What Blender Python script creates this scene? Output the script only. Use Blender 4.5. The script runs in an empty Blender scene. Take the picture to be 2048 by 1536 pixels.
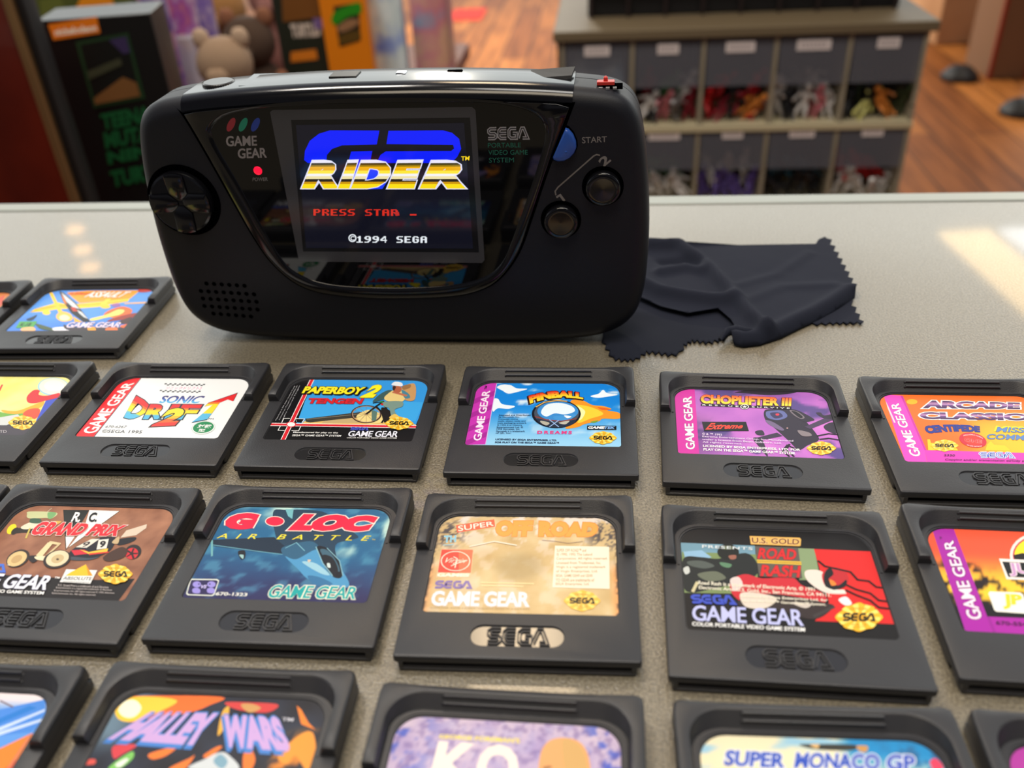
import bpy, bmesh, math, random
from mathutils import Vector, Matrix, noise
from mathutils.geometry import tessellate_polygon, delaunay_2d_cdt

# ------------------------------------------------------------------ camera, world, lights, exposure
SC = bpy.context.scene
COL = SC.collection
MM = 0.001
Z0 = 0.950                       # height of the counter top above the shop floor
FPX, PITCH, ROLL, HCAM = 1760.50226, 0.58257, -0.05744, 196.32226

_cp, _sp, _cr, _sr = math.cos(PITCH), math.sin(PITCH), math.cos(ROLL), math.sin(ROLL)
_r0, _u0 = Vector((1, 0, 0)), Vector((0, _sp, _cp))
FWD = Vector((0, _cp, -_sp)); RIGHT = _cr * _r0 + _sr * _u0; UP = -_sr * _r0 + _cr * _u0
CAM = Vector((0, 0, HCAM))       # millimetres, counter top is z = 0

cam_d = bpy.data.cameras.new('camera'); cam = bpy.data.objects.new('camera', cam_d); COL.objects.link(cam)
m = Matrix.Identity(4)
for i, v in enumerate((RIGHT, UP, -FWD)):
    m[0][i], m[1][i], m[2][i] = v
m[0][3], m[1][3], m[2][3] = 0, 0, Z0 + HCAM * MM
cam.matrix_world = m
cam_d.sensor_fit = 'HORIZONTAL'; cam_d.sensor_width = 36; cam_d.lens = FPX / 2048 * 36
cam_d.clip_start = 0.01; cam_d.clip_end = 60
cam_d.dof.use_dof = True; cam_d.dof.focus_distance = 0.316; cam_d.dof.aperture_fstop = 9.5
SC.camera = cam

SC.view_settings.view_transform = 'Standard'; SC.view_settings.look = 'None'
SC.view_settings.gamma = 1; SC.view_settings.use_curve_mapping = False
SC.view_settings.exposure = 0.0

W = bpy.data.worlds.new('shop_ambient'); SC.world = W; W.use_nodes = True
nt = W.node_tree; bgn = nt.nodes['Background']
tc = nt.nodes.new('ShaderNodeTexCoord'); sx = nt.nodes.new('ShaderNodeSeparateXYZ')
nt.links.new(tc.outputs['Generated'], sx.inputs[0])
def wramp(inp, stops):
    r = nt.nodes.new('ShaderNodeValToRGB'); nt.links.new(inp, r.inputs[0])
    e = r.color_ramp.elements
    while len(e) < len(stops): e.new(0.5)
    for el, (p_, c_) in zip(e, stops): el.position = p_; el.color = (*c_, 1)
    return r
mz = nt.nodes.new('ShaderNodeMapRange'); mz.inputs[1].default_value = -1; mz.inputs[2].default_value = 1
nt.links.new(sx.outputs[2], mz.inputs[0])
my = nt.nodes.new('ShaderNodeMapRange'); my.inputs[1].default_value = -1; my.inputs[2].default_value = 1
nt.links.new(sx.outputs[1], my.inputs[0])
# height: dim floor, bright far wall, paler ceiling that darkens overhead
rz = wramp(mz.outputs[0], [(0.0, (.10, .08, .06)), (.5, (.45, .42, .38)), (.60, (2.0, 2.1, 2.06)), (.695, (2.3, 2.42, 2.36)),
                           (.72, (1.2, 1.24, 1.22)), (.79, (.85, .89, .92)), (.87, (.45, .47, .56)), (1.0, (.20, .20, .22))])
ry = wramp(my.outputs[0], [(0.0, (.05, .05, .06)), (.42, (.10, .10, .12)), (.60, (.70, .70, .70)), (.75, (1, 1, 1))])
mix = nt.nodes.new('ShaderNodeMix'); mix.data_type = 'RGBA'; mix.blend_type = 'MULTIPLY'; mix.inputs[0].default_value = 1
nt.links.new(rz.outputs[0], mix.inputs[6]); nt.links.new(ry.outputs[0], mix.inputs[7])
nt.links.new(mix.outputs[2], bgn.inputs[0]); bgn.inputs[1].default_value = 1.0

def area(name, loc_mm, target_mm, sx_, sy_, power, col):
    d = bpy.data.lights.new(name, 'AREA'); d.shape = 'RECTANGLE'; d.size = sx_; d.size_y = sy_
    d.energy = power; d.color = col
    o = bpy.data.objects.new(name, d); COL.objects.link(o)
    o.location = Vector(loc_mm) * MM + Vector((0, 0, Z0))
    v = (Vector(target_mm) - Vector(loc_mm)).normalized()
    o.rotation_euler = v.to_track_quat('-Z', 'Y').to_euler()
    return o
area('overhead_light', (380, 30, 1800), (380, 30, 0), 1.2, 0.35, 17, (1, .95, .88))
area('overhead_light', (-250, -600, 1800), (-250, -600, 0), 1.0, 0.5, 13, (1, .86, .66))  # unseen warm lamp added behind the camera to brighten the counter below the console
area('warm_track_light', (-20, 1700, 1800), (0, 300, 0), 0.30, 0.5, 8, (1, .76, .48))
area('warm_window_light', (2420, 3700, 1800), (2420, 3700, 0), 0.28, 1.1, 7.5, (1, .66, .26))
area('cool_window_light', (2950, 3700, 1800), (2950, 3700, 0), 0.7, 1.1, 14, (.95, .97, 1))
area('floor_spot_light', (-250, 5200, 1700), (150, 5400, -950), 0.14, 0.14, 150, (1, .9, .75))
area('table_spot_light', (-450, 700, 1500), (-450, 1500, -200), 0.3, 0.3, 14, (1, .92, .82))
for lx, ly in ((-2548, 4967), (-2388, 4663), (-2256, 4420)): area('warm_spot_light', (lx, ly, 1800), (lx, ly, 0), .1, .1, .3, (1, .5, .16))

# ------------------------------------------------------------------ helpers
def ray(x, y):
    return RIGHT * ((x - 1024) / FPX) + UP * (-(y - 768) / FPX) + FWD
def on_z(x, y, z=0.0):           # photo pixel -> point of the horizontal plane z (mm)
    d = ray(x, y); return CAM + d * ((z - HCAM) / d.z)
def on_plane(x, y, P, n):
    d = ray(x, y); return CAM + d * ((P - CAM).dot(n) / d.dot(n))
def lin(c):
    return tuple((v / 12.92 if v <= .04045 else ((v + .055) / 1.055) ** 2.4) for v in (x / 255 for x in c[:3]))
def sm(a, b, x):
    t = max(0, min(1, (x - a) / (b - a))); return t * t * (3 - 2 * t)
def mixc(a, b, t):
    t = max(0, min(1, t)); return tuple(a[i] + (b[i] - a[i]) * t for i in range(3))
def nz(x, y, s=1, o=0):          # 0..1 fractal noise
    return .5 + .5 * noise.fractal(Vector((x * s + o, y * s - o, o * 1.7)), 1, 2, 4)

MATS = {}
def mat(name, col=(128, 128, 128), rough=.5, metal=0, spec=.5, bump=0, bscale=200, emit=0, alpha=1, trans=0, coat=0, coat_r=.05, mottle=None, mscale=8, ior=1.45):
    if name in MATS: return MATS[name]
    M = bpy.data.materials.new(name); M.use_nodes = True; n = M.node_tree; b = n.nodes['Principled BSDF']
    b.inputs['Base Color'].default_value = (*lin(col), 1); b.inputs['Roughness'].default_value = rough
    b.inputs['Metallic'].default_value = metal; b.inputs['Specular IOR Level'].default_value = spec
    b.inputs['Alpha'].default_value = alpha; b.inputs['Transmission Weight'].default_value = trans; b.inputs['IOR'].default_value = ior
    b.inputs['Coat Weight'].default_value = coat; b.inputs['Coat Roughness'].default_value = coat_r
    if emit:
        b.inputs['Emission Color'].default_value = (*lin(col), 1); b.inputs['Emission Strength'].default_value = emit
    if bump or mottle:
        t = n.nodes.new('ShaderNodeTexCoord')
    if bump:
        x = n.nodes.new('ShaderNodeTexNoise'); x.inputs['Scale'].default_value = bscale; x.inputs['Detail'].default_value = 2
        n.links.new(t.outputs['Object'], x.inputs['Vector'])
        k = n.nodes.new('ShaderNodeBump'); k.inputs['Strength'].default_value = bump; k.inputs['Distance'].default_value = .0005
        n.links.new(x.outputs[0], k.inputs['Height']); n.links.new(k.outputs[0], b.inputs['Normal'])
    if mottle:                   # palette of printed or natural colours spread by noise
        x = n.nodes.new('ShaderNodeTexNoise'); x.inputs['Scale'].default_value = mscale; x.inputs['Detail'].default_value = 3
        n.links.new(t.outputs['Object'], x.inputs['Vector'])
        r = n.nodes.new('ShaderNodeValToRGB'); r.color_ramp.interpolation = 'LINEAR'; e = r.color_ramp.elements
        while len(e) < len(mottle): e.new(.5)
        for i, c in enumerate(mottle):
            e[i].position = .3 + .4 * i / max(1, len(mottle) - 1); e[i].color = (*lin(c), 1)
        n.links.new(x.outputs[0], r.inputs[0]); n.links.new(r.outputs[0], b.inputs['Base Color'])
    MATS[name] = M
    return M

def attr_mat(name, rough=.3, emit=0, spec=.5, coat=0):
    M = bpy.data.materials.new(name); M.use_nodes = True; n = M.node_tree; b = n.nodes['Principled BSDF']
    a = n.nodes.new('ShaderNodeAttribute'); a.attribute_name = 'ink'
    b.inputs['Roughness'].default_value = rough; b.inputs['Specular IOR Level'].default_value = spec
    b.inputs['Coat Weight'].default_value = coat; b.inputs['Coat Roughness'].default_value = .12
    if emit:
        b.inputs['Base Color'].default_value = (.004, .004, .005, 1)
        n.links.new(a.outputs['Color'], b.inputs['Emission Color']); b.inputs['Emission Strength'].default_value = emit
    else:
        n.links.new(a.outputs['Color'], b.inputs['Base Color'])
    MATS[name] = M
    return M

def place(o, parent=None, label=None, cat=None, group=None, kind=None):
    COL.objects.link(o)
    if parent: o.parent = parent
    tag(o, label, cat, group, kind)
    return o
def tag(o, label=None, cat=None, group=None, kind=None):
    if label: o['label'] = label
    if cat: o['category'] = cat
    if group: o['group'] = group
    if kind: o['kind'] = kind
    return o
def root(name, loc_mm, rz, label, cat, group=None):
    o = bpy.data.objects.new(name, None); o.empty_display_size = .02
    o.location = Vector(loc_mm) * MM + Vector((0, 0, Z0)); o.rotation_euler = (0, 0, rz)
    return place(o, None, label, cat, group)
def clone(o, parent=None):       # a thing, its parts and their sub-parts
    c = o.copy(); COL.objects.link(c)
    if parent: c.parent = parent
    for ch in [x for x in COL.objects if x.parent == o]: clone(ch, c)
    return c

class MB:                        # mesh collector, millimetres
    def __init__(s): s.v = []; s.f = []; s.m = []; s.c = []
    def add(s, vs, fs, mi=0, col=None):
        b = len(s.v); s.v += [tuple(x) for x in vs]
        for f in fs:
            s.f.append(tuple(b + i for i in f)); s.m.append(mi); s.c.append(col)
    def box(s, x0, x1, y0, y1, z0, z1, mi=0, bev=0):
        if bev <= 0:
            vs = [(x, y, z) for z in (z0, z1) for y in (y0, y1) for x in (x0, x1)]
            s.add(vs, [(0, 2, 3, 1), (4, 5, 7, 6), (0, 1, 5, 4), (2, 6, 7, 3), (0, 4, 6, 2), (1, 3, 7, 5)], mi); return
        b = bev; o1 = rrect(x0, x1, y0, y1, b, 3)
        o0 = rrect(x0 + b * .6, x1 - b * .6, y0 + b * .6, y1 - b * .6, b * .5, 3)
        s.loft([[(x, y, z0) for x, y in o0], [(x, y, z0 + b * .6) for x, y in o1], [(x, y, z1 - b * .6) for x, y in o1], [(x, y, z1) for x, y in o0]], mi, True)
    def loft(s, rings, mi=0, caps=False, closed=True):
        n = len(rings[0]); vs = [p for r in rings for p in r]; fs = []
        for k in range(len(rings) - 1):
            for i in range(n if closed else n - 1):
                j = (i + 1) % n
                fs.append((k * n + i, k * n + j, (k + 1) * n + j, (k + 1) * n + i))
        s.add(vs, fs, mi)
        if caps:
            s.poly(list(reversed(rings[0])), mi); s.poly(rings[-1], mi)
    def poly(s, pts, mi=0, holes=(), col=None):
        loops = [[Vector(p) for p in pts]] + [[Vector(p) for p in h] for h in holes]
        flat = [p for l in loops for p in l]
        if len(flat) == 3: tr = [(0, 1, 2)]
        elif len(flat) == 4 and not holes: tr = [(0, 1, 2, 3)]
        else: tr = tessellate_polygon(loops)
        s.add(flat, tr, mi, col)
    def tube(s, pts, r, n=8, mi=0, rs=None):
        rings = []
        for i, p in enumerate(pts):
            p = Vector(p); a = Vector(pts[max(0, i - 1)]); b = Vector(pts[min(len(pts) - 1, i + 1)])
            d = (b - a).normalized(); u = d.orthogonal().normalized(); w = d.cross(u); R_ = rs[i] if rs else r
            rings.append([p + (u * math.cos(t) + w * math.sin(t)) * R_ for t in (2 * math.pi * k / n for k in range(n))])
        s.loft(rings, mi, True)
    def cyl(s, c, r, h, axis='z', n=32, mi=0, prof=None):   # prof: list of (radius, height)
        prof = prof or [(r, 0), (r, h)]; rings = []
        for (rr, hh) in prof:
            ring = []
            for k in range(n):
                t = 2 * math.pi * k / n; a, b = rr * math.cos(t), rr * math.sin(t)
                ring.append({'z': (c[0] + a, c[1] + b, c[2] + hh), 'y': (c[0] + a, c[1] - hh, c[2] + b), 'x': (c[0] + hh, c[1] + a, c[2] + b)}[axis])
            rings.append(ring)
        s.loft(rings, mi, True)
    def blob(s, c, rx, ry, rz_, mi=0, n=10, mrows=6):
        rings = []
        for i in range(1, mrows):
            t = math.pi * i / mrows
            rings.append([(c[0] + rx * math.sin(t) * math.cos(a), c[1] + ry * math.sin(t) * math.sin(a), c[2] - rz_ * math.cos(t)) for a in (2 * math.pi * k / n for k in range(n))])
        s.loft(rings, mi, True)
    def build(s, name, mats, parent=None, smooth=35, label=None, cat=None, group=None, kind=None, colors=False, fix=True):
        me = bpy.data.meshes.new(name); me.from_pydata([(x * MM, y * MM, z * MM) for x, y, z in s.v], [], s.f)
        for M in (mats if isinstance(mats, (list, tuple)) else [mats]): me.materials.append(M)
        me.polygons.foreach_set('material_index', s.m)
        if colors:
            at = me.color_attributes.new('ink', 'FLOAT_COLOR', 'CORNER'); data = []
            for i, pl in enumerate(me.polygons):
                c = s.c[i]
                for k in range(pl.loop_total):
                    cc = c[k] if c and isinstance(c[0], (tuple, list)) else (c or (128, 128, 128))
                    data += [*lin(cc), 1.0]
            at.data.foreach_set('color', data)
        me.update()
        if fix and not colors:
            bm = bmesh.new(); bm.from_mesh(me); bmesh.ops.remove_doubles(bm, verts=bm.verts, dist=1e-6)
            bmesh.ops.recalc_face_normals(bm, faces=bm.faces); bm.to_mesh(me); bm.free()
        if smooth:
            me.shade_smooth(); me.set_sharp_from_angle(angle=math.radians(smooth))
        return place(bpy.data.objects.new(name, me), parent, label, cat, group, kind)

def rrect(x0, x1, y0, y1, r, n=6, rs=None):    # rounded rectangle, counter-clockwise from bottom right; rs = radii br, tr, tl, bl
    rs = rs or (r,) * 4; out = []
    for (cx, cy, a0), r_ in zip(((x1, y0, -90), (x1, y1, 0), (x0, y1, 90), (x0, y0, 180)), rs):
        ox = -r_ if cx == x1 else r_; oy = r_ if cy == y0 else -r_
        for k in range(n + 1):
            a = math.radians(a0 + 90 * k / n); out.append((cx + ox + r_ * math.cos(a), cy + oy + r_ * math.sin(a)))
    return out
def offset_path(pts, d, closed=False):
    out = []; n = len(pts)
    for i in range(n):
        a = pts[i - 1] if (i or closed) else None; b = pts[(i + 1) % n] if (i < n - 1 or closed) else None
        p = Vector(pts[i][:2]); ns = []
        if a is not None: t = (p - Vector(a[:2])).normalized(); ns.append(Vector((-t.y, t.x)))
        if b is not None: t = (Vector(b[:2]) - p).normalized(); ns.append(Vector((-t.y, t.x)))
        q = sum(ns, Vector((0, 0)))
        if q.length < 1e-6: q = ns[0]
        q.normalize(); k = max(.35, q.dot(ns[0])); out.append(tuple(p + q * (d / k)))
    return out
def ribbon(pts, w, closed=False):              # list of quads following a path
    L, R_ = offset_path(pts, w / 2, closed), offset_path(pts, -w / 2, closed); n = len(pts)
    return [(L[i], L[(i + 1) % n], R_[(i + 1) % n], R_[i]) for i in range(n if closed else n - 1)]
def catmull(pts, n=6, closed=True):
    out = []; N = len(pts)
    for i in range(N if closed else N - 1):
        p = [Vector(pts[(i + k) % N] if closed else pts[max(0, min(N - 1, i + k))]) for k in (-1, 0, 1, 2)]
        for k in range(n):
            t = k / n
            out.append(tuple(.5 * ((2 * p[1]) + (p[2] - p[0]) * t + (2 * p[0] - 5 * p[1] + 4 * p[2] - p[3]) * t * t + (3 * p[1] - p[0] - 3 * p[2] + p[3]) * t ** 3)))
    if not closed: out.append(tuple(pts[-1]))
    return out

# lettering: built-in font curves turned into flat meshes, normalised to the box of the capitals
_TX = {}
def text_mesh(s, bold=0.0, grow=0.0, shear=0.0, sp=1.0, bands=None):
    key = (s, bold, grow, shear, sp, tuple(b[0] for b in bands) if bands else None)
    if key in _TX: return _TX[key]
    def mk(off):
        c = bpy.data.curves.new('lettering', 'FONT'); c.body = s; c.offset = off; c.shear = shear; c.space_character = sp
        c.resolution_u = 3; c.fill_mode = 'FRONT'
        o = bpy.data.objects.new('lettering', c); me = bpy.data.meshes.new_from_object(o)
        vs = [tuple(v.co) for v in me.vertices]; fs = []
        for p in me.polygons:
            if p.normal.z > 0 or not off: fs.append(tuple(p.vertices))
        bpy.data.objects.remove(o); bpy.data.curves.remove(c); bpy.data.meshes.remove(me)
        return vs, fs
    fat = .015 <= bold < .036 and not grow and any(c in s for c in 'MWNKAVXZ')
    vs, fs = mk(.006 if fat else bold)
    if fat:                      # thicken joined diagonals by overlaying shifted copies, merged below
        V, F = [], []; b_ = bold - .006
        for dx, dy in ((-b_, -b_ * .6), (-b_, b_ * .6), (b_, -b_ * .6), (b_, b_ * .6), (0, 0)):
            n0 = len(V); V += [(v[0] + dx, v[1] + dy, 0) for v in vs]; F += [tuple(i + n0 for i in f) for f in fs]
        vs, fs = V, F
    x0, x1 = min(v[0] for v in vs), max(v[0] for v in vs); y0, y1 = min(v[1] for v in vs), max(v[1] for v in vs)
    if grow: vs, fs = mk(bold + grow)
    def ar(V, f): return abs(sum(V[f[i - 1]][0] * V[f[i]][1] - V[f[i]][0] * V[f[i - 1]][1] for i in range(len(f)))) / 2
    f0 = [f for f in fs if ar(vs, f) > 2e-6]
    r_ = delaunay_2d_cdt([Vector((v[0], v[1])) for v in vs], [], f0, 0, 1e-6)       # union: bold letters that touch or fold never overlap
    f1 = [tuple(f) for f, og in zip(r_[2], r_[5]) if og]
    if sum(ar(r_[0], f) for f in f1) < 1.03 * sum(ar(vs, f) for f in f0): vs, fs = r_[0], f1
    elif fat: vs, fs = mk(.006)
    vs = [((v[0] - x0) / (x1 - x0), (v[1] - y0) / (y1 - y0), 0) for v in vs]
    if bands:
        bm = bmesh.new(); bv = [bm.verts.new(v) for v in vs]
        for f in fs:
            try: bm.faces.new([bv[i] for i in f])
            except ValueError: pass
        for b in bands[1:]:
            bmesh.ops.bisect_plane(bm, geom=bm.verts[:] + bm.edges[:] + bm.faces[:], plane_co=(0, b[0], 0), plane_no=(0, 1, 0))
        bm.verts.index_update(); vs = [tuple(v.co) for v in bm.verts]; fs = [tuple(v.index for v in f.verts) for f in bm.faces]; bm.free()
    _TX[key] = (vs, fs); return _TX[key]

# the four-letter maker's mark as stroke paths in a 4.75 x 1 box
LOGO = [[(1, 1), (.26, 1), (.06, .86), (.06, .66), (.24, .5), (.76, .5), (.94, .36), (.94, .14), (.74, 0), (0, 0)],
        [(2.2, 1), (1.52, 1), (1.3, .8), (1.3, .2), (1.52, 0), (2.2, 0)], [(1.3, .5), (2.2, .5)],
        [(3.4, 1), (2.74, 1), (2.52, .8), (2.52, .2), (2.74, 0), (3.4, 0), (3.4, .48), (2.98, .48)],
        [(3.62, 0), (4.05, 1), (4.32, 1), (4.76, 0), (4.16, 0)]]

class Art:                       # flat printed art: photo-crop coordinates mapped onto the real surface
    DZ = .004
    def __init__(s, to_local, to3d, clip=None):
        s.q = to_local; s.t3 = to3d; s.clip = clip; s.mb = MB(); s.z = 0.0; s.o = (0, 0, 1)
    def crop(s, ox, oy, k): s.o = (ox, oy, k); return s
    def P(s, x, y): return s.q(s.o[0] + x * s.o[2], s.o[1] + y * s.o[2])
    def up(s): s.z += s.DZ
    def _emit(s, pts, col, holes=()):
        if s.clip and not holes: pts = clip_poly(pts, s.clip)
        if len(pts) < 3: return
        s.mb.poly([s.t3(x, y, s.z) for x, y in pts], 0, [[s.t3(x, y, s.z) for x, y in h] for h in holes], col)
    def base(s, outline, fn, nx=40, ny=30):      # whole surface as a fine grid, printed colour from fn(x, y) in local mm
        xs = [p[0] for p in outline]; ys = [p[1] for p in outline]; y0, y1 = min(ys), max(ys); rows = []
        for j in range(ny + 1):
            y = y0 + (y1 - y0) * (.5 - .5 * math.cos(math.pi * j / ny)); y = min(y1 - 1e-4, max(y0 + 1e-4, y)); cr = []
            for i in range(len(outline)):
                a, b = outline[i], outline[(i + 1) % len(outline)]
                if (a[1] - y) * (b[1] - y) < 0: cr.append(a[0] + (b[0] - a[0]) * (y - a[1]) / (b[1] - a[1]))
            l, r = min(cr), max(cr); rows.append([(l + (r - l) * i / nx, y) for i in range(nx + 1)])
        cols = [[fn(x, y) for x, y in r] for r in rows]
        for j in range(ny):
            for i in range(nx):
                q = [rows[j][i], rows[j][i + 1], rows[j + 1][i + 1], rows[j + 1][i]]
                s.mb.add([s.t3(x, y, s.z) for x, y in q], [(0, 1, 2, 3)], 0, [cols[j][i], cols[j][i + 1], cols[j + 1][i + 1], cols[j + 1][i]])
        s.up(); return s
    def poly(s, col, *pts, hole=None):
        s._emit([s.P(*p) for p in pts], col, [[s.P(*p) for p in hole]] if hole else ()); s.up(); return s
    def blobby(s, col, *pts): return s.poly(col, *catmull(pts, 5))
    def line(s, col, w, *pts, closed=False):
        for q in ribbon([s.P(*p) for p in pts], w, closed): s._emit(list(q), col)
        s.up(); return s
    def ell(s, col, cx, cy, rx, ry, rot=0, inner=0, n=28):
        c, d = math.cos(math.radians(rot)), math.sin(math.radians(rot))
        f = lambda k: [(cx + rx * k * math.cos(t) * c - ry * k * math.sin(t) * d, cy + rx * k * math.cos(t) * d + ry * k * math.sin(t) * c) for t in (2 * math.pi * i / n for i in range(n))]
        return s.poly(col, *f(1), hole=f(inner) if inner else None)
    def quad(s, TL, TR, BR, BL, arch=0):
        def g(u, v):
            x = (TL[0] + (TR[0] - TL[0]) * u) * v + (BL[0] + (BR[0] - BL[0]) * u) * (1 - v)
            y = (TL[1] + (TR[1] - TL[1]) * u) * v + (BL[1] + (BR[1] - BL[1]) * u) * (1 - v) - arch * 4 * u * (1 - u)
            return s.P(x, y)
        return g
    def text(s, col, t, TL, TR, BR, BL, bold=.0, shear=0, sp=1, edge=None, arch=0, bands=None, shift=None):
        g = s.quad(TL, TR, BR, BL, arch)
        if shift:
            o = s.quad(*[(p[0] + shift[0], p[1] + shift[1]) for p in (TL, TR, BR, BL)], arch)
            vs, fs = text_mesh(t, bold, shift[3], shear, sp); s.mb.add([s.t3(*o(v[0], v[1]), s.z + v[2]) for v in vs], fs, 0, shift[2]); s.up()
        if edge:
            vs, fs = text_mesh(t, bold, edge[0], shear, sp); s.mb.add([s.t3(*g(v[0], v[1]), s.z + v[2]) for v in vs], fs, 0, edge[1]); s.up()
        vs, fs = text_mesh(t, bold, 0, shear, sp, bands); loc = [s.t3(*g(v[0], v[1]), s.z + v[2]) for v in vs]
        if bands:
            for f in fs:
                cy = sum(vs[i][1] for i in f) / len(f); c = [b[1] for b in bands if b[0] <= cy][-1:] or [bands[0][1]]
                s.mb.add([loc[i] for i in f], [tuple(range(len(f)))], 0, c[0])
        else: s.mb.add(loc, fs, 0, col)
        s.up(); return s
    def logo(s, col, TL, TR, BR, BL, w=.34, inner=None, edge=None):
        g = s.quad(TL, TR, BR, BL); f = lambda x, y: ((x + .1) / 4.96, (y + .14) / 1.28)
        for ww, cc in ([(w + .2, edge)] if edge else []) + [(w, col)] + ([(.09, inner)] if inner else []):
            for pth in LOGO:
                for q in ribbon(pth, ww): s.mb.add([s.t3(*g(*f(*p)), s.z) for p in q], [(0, 1, 2, 3)], 0, cc)
            s.up()
        return s
    def seal(s, cx, cy, rx, ry, gold=(240, 180, 40), pale=(255, 225, 110)):
        pts = [(cx + rx * (1 + .06 * math.cos(8 * t)) * math.cos(t) * (.86 if abs(math.sin(t)) > .45 else 1), cy + ry * (1 + .06 * math.cos(8 * t)) * math.sin(t)) for t in (2 * math.pi * i / 48 for i in range(48))]
        s.poly(gold, *pts)
        for k in range(10):
            a = 2 * math.pi * k / 10; b = a + .28
            s.mb.poly([s.t3(*s.P(cx + rx * r * math.cos(t), cy + ry * r * math.sin(t)), s.z) for r, t in ((.35, a), (.95, a), (.95, b), (.35, b))], 0, (), pale)
        s.up()
        s.text((120, 80, 10), 'OFFICIAL', (cx - rx * .4, cy - ry * .7), (cx + rx * .4, cy - ry * .7), (cx + rx * .4, cy - ry * .5), (cx - rx * .4, cy - ry * .5))
        s.logo((25, 22, 8), (cx - rx * .7, cy - ry * .3), (cx + rx * .74, cy - ry * .28), (cx + rx * .7, cy + ry * .3), (cx - rx * .74, cy + ry * .28), .36)
        s.text((120, 80, 10), 'SEAL OF', (cx - rx * .35, cy + ry * .45), (cx + rx * .35, cy + ry * .45), (cx + rx * .35, cy + ry * .58), (cx - rx * .35, cy + ry * .58))
        s.text((120, 80, 10), 'QUALITY', (cx - rx * .3, cy + ry * .64), (cx + rx * .3, cy + ry * .64), (cx + rx * .3, cy + ry * .78), (cx - rx * .3, cy + ry * .78))
        return s
    def lines(s, col, rows, x0, x1, y0, y1, dx=0, bold=.0, dy=0):   # paragraph: rows of small print, dx / dy = shift of the bottom row / right end
        n = len(rows); h = (y1 - y0) / n; mx = max(len(r) for r in rows)
        for i, r in enumerate(rows):
            if not r: continue
            xa = x0 + dx * i / max(1, n - 1); xb = xa + (x1 - x0) * len(r) / mx; ya = y0 + h * i; yd = dy * len(r) / mx
            s.text(col, r, (xa, ya), (xb, ya + yd), (xb, ya + h * .78 + yd), (xa, ya + h * .78), bold)
        return s

def clip_poly(pts, cl):          # Sutherland-Hodgman against a convex counter-clockwise outline
    out = list(pts)
    for i in range(len(cl)):
        a, b = cl[i], cl[(i + 1) % len(cl)]
        ex, ey = b[0] - a[0], b[1] - a[1]
        if ex * ex + ey * ey < 1e-10: continue
        side = lambda p: ex * (p[1] - a[1]) - ey * (p[0] - a[0])
        inp, out = out, []
        for k in range(len(inp)):
            p, q = inp[k - 1], inp[k]; sp_, sq = side(p), side(q)
            if (sp_ >= 0) != (sq >= 0):
                t = sp_ / (sp_ - sq); out.append((p[0] + (q[0] - p[0]) * t, p[1] + (q[1] - p[1]) * t))
            if sq >= 0: out.append(q)
        if not out: return []
    return out

#@@SETTING
# ------------------------------------------------------------------ setting: floor and counter
YAW = math.radians(-7.0)         # the counter, the rows and the shop run at this angle to the view
UX = Vector((math.cos(YAW), math.sin(YAW), 0)); UY = Vector((-math.sin(YAW), math.cos(YAW), 0))
def shop(px, py, dist):          # photo pixel -> (along, up) on the upright plane that runs with the counter at a given distance
    P = on_plane(px, py, UY * dist, UY); return P.dot(UX), P.z

def wood_floor():
    M = bpy.data.materials.new('oak_plank_floor'); M.use_nodes = True; n = M.node_tree; b = n.nodes['Principled BSDF']
    t = n.nodes.new('ShaderNodeTexCoord'); mp = n.nodes.new('ShaderNodeMapping'); mp.inputs['Rotation'].default_value = (0, 0, math.radians(90 + 7))
    n.links.new(t.outputs['Object'], mp.inputs['Vector'])
    br = n.nodes.new('ShaderNodeTexBrick'); br.inputs['Scale'].default_value = 1; br.inputs['Brick Width'].default_value = 1.4; br.inputs['Row Height'].default_value = .14
    br.inputs['Mortar Size'].default_value = .004; br.inputs['Color1'].default_value = (*lin((186, 118, 58)), 1); br.inputs['Color2'].default_value = (*lin((138, 80, 38)), 1)
    br.inputs['Mortar'].default_value = (*lin((70, 42, 24)), 1); n.links.new(mp.outputs[0], br.inputs['Vector'])
    m2 = n.nodes.new('ShaderNodeMapping'); m2.inputs['Scale'].default_value = (1.2, 14, 1); n.links.new(mp.outputs[0], m2.inputs['Vector'])
    g = n.nodes.new('ShaderNodeTexNoise'); g.inputs['Scale'].default_value = 2.5; g.inputs['Detail'].default_value = 4; n.links.new(m2.outputs[0], g.inputs['Vector'])
    r = n.nodes.new('ShaderNodeValToRGB'); r.color_ramp.elements[0].position = .3; r.color_ramp.elements[0].color = (.55, .5, .45, 1); r.color_ramp.elements[1].position = .7; r.color_ramp.elements[1].color = (1.1, 1.1, 1.1, 1)
    n.links.new(g.outputs[0], r.inputs[0])
    x = n.nodes.new('ShaderNodeMix'); x.data_type = 'RGBA'; x.blend_type = 'MULTIPLY'; x.inputs[0].default_value = 1
    n.links.new(br.outputs[0], x.inputs[6]); n.links.new(r.outputs[0], x.inputs[7]); n.links.new(x.outputs[2], b.inputs['Base Color'])
    b.inputs['Roughness'].default_value = .5; b.inputs['Specular IOR Level'].default_value = .08
    return M
fl = MB(); fl.add([(-5000, -1000, -950), (6000, -1000, -950), (6000, 12000, -950), (-5000, 12000, -950)], [(0, 1, 2, 3)])
o = fl.build('floor', wood_floor(), kind='structure', smooth=0); o.location.z = Z0

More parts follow.
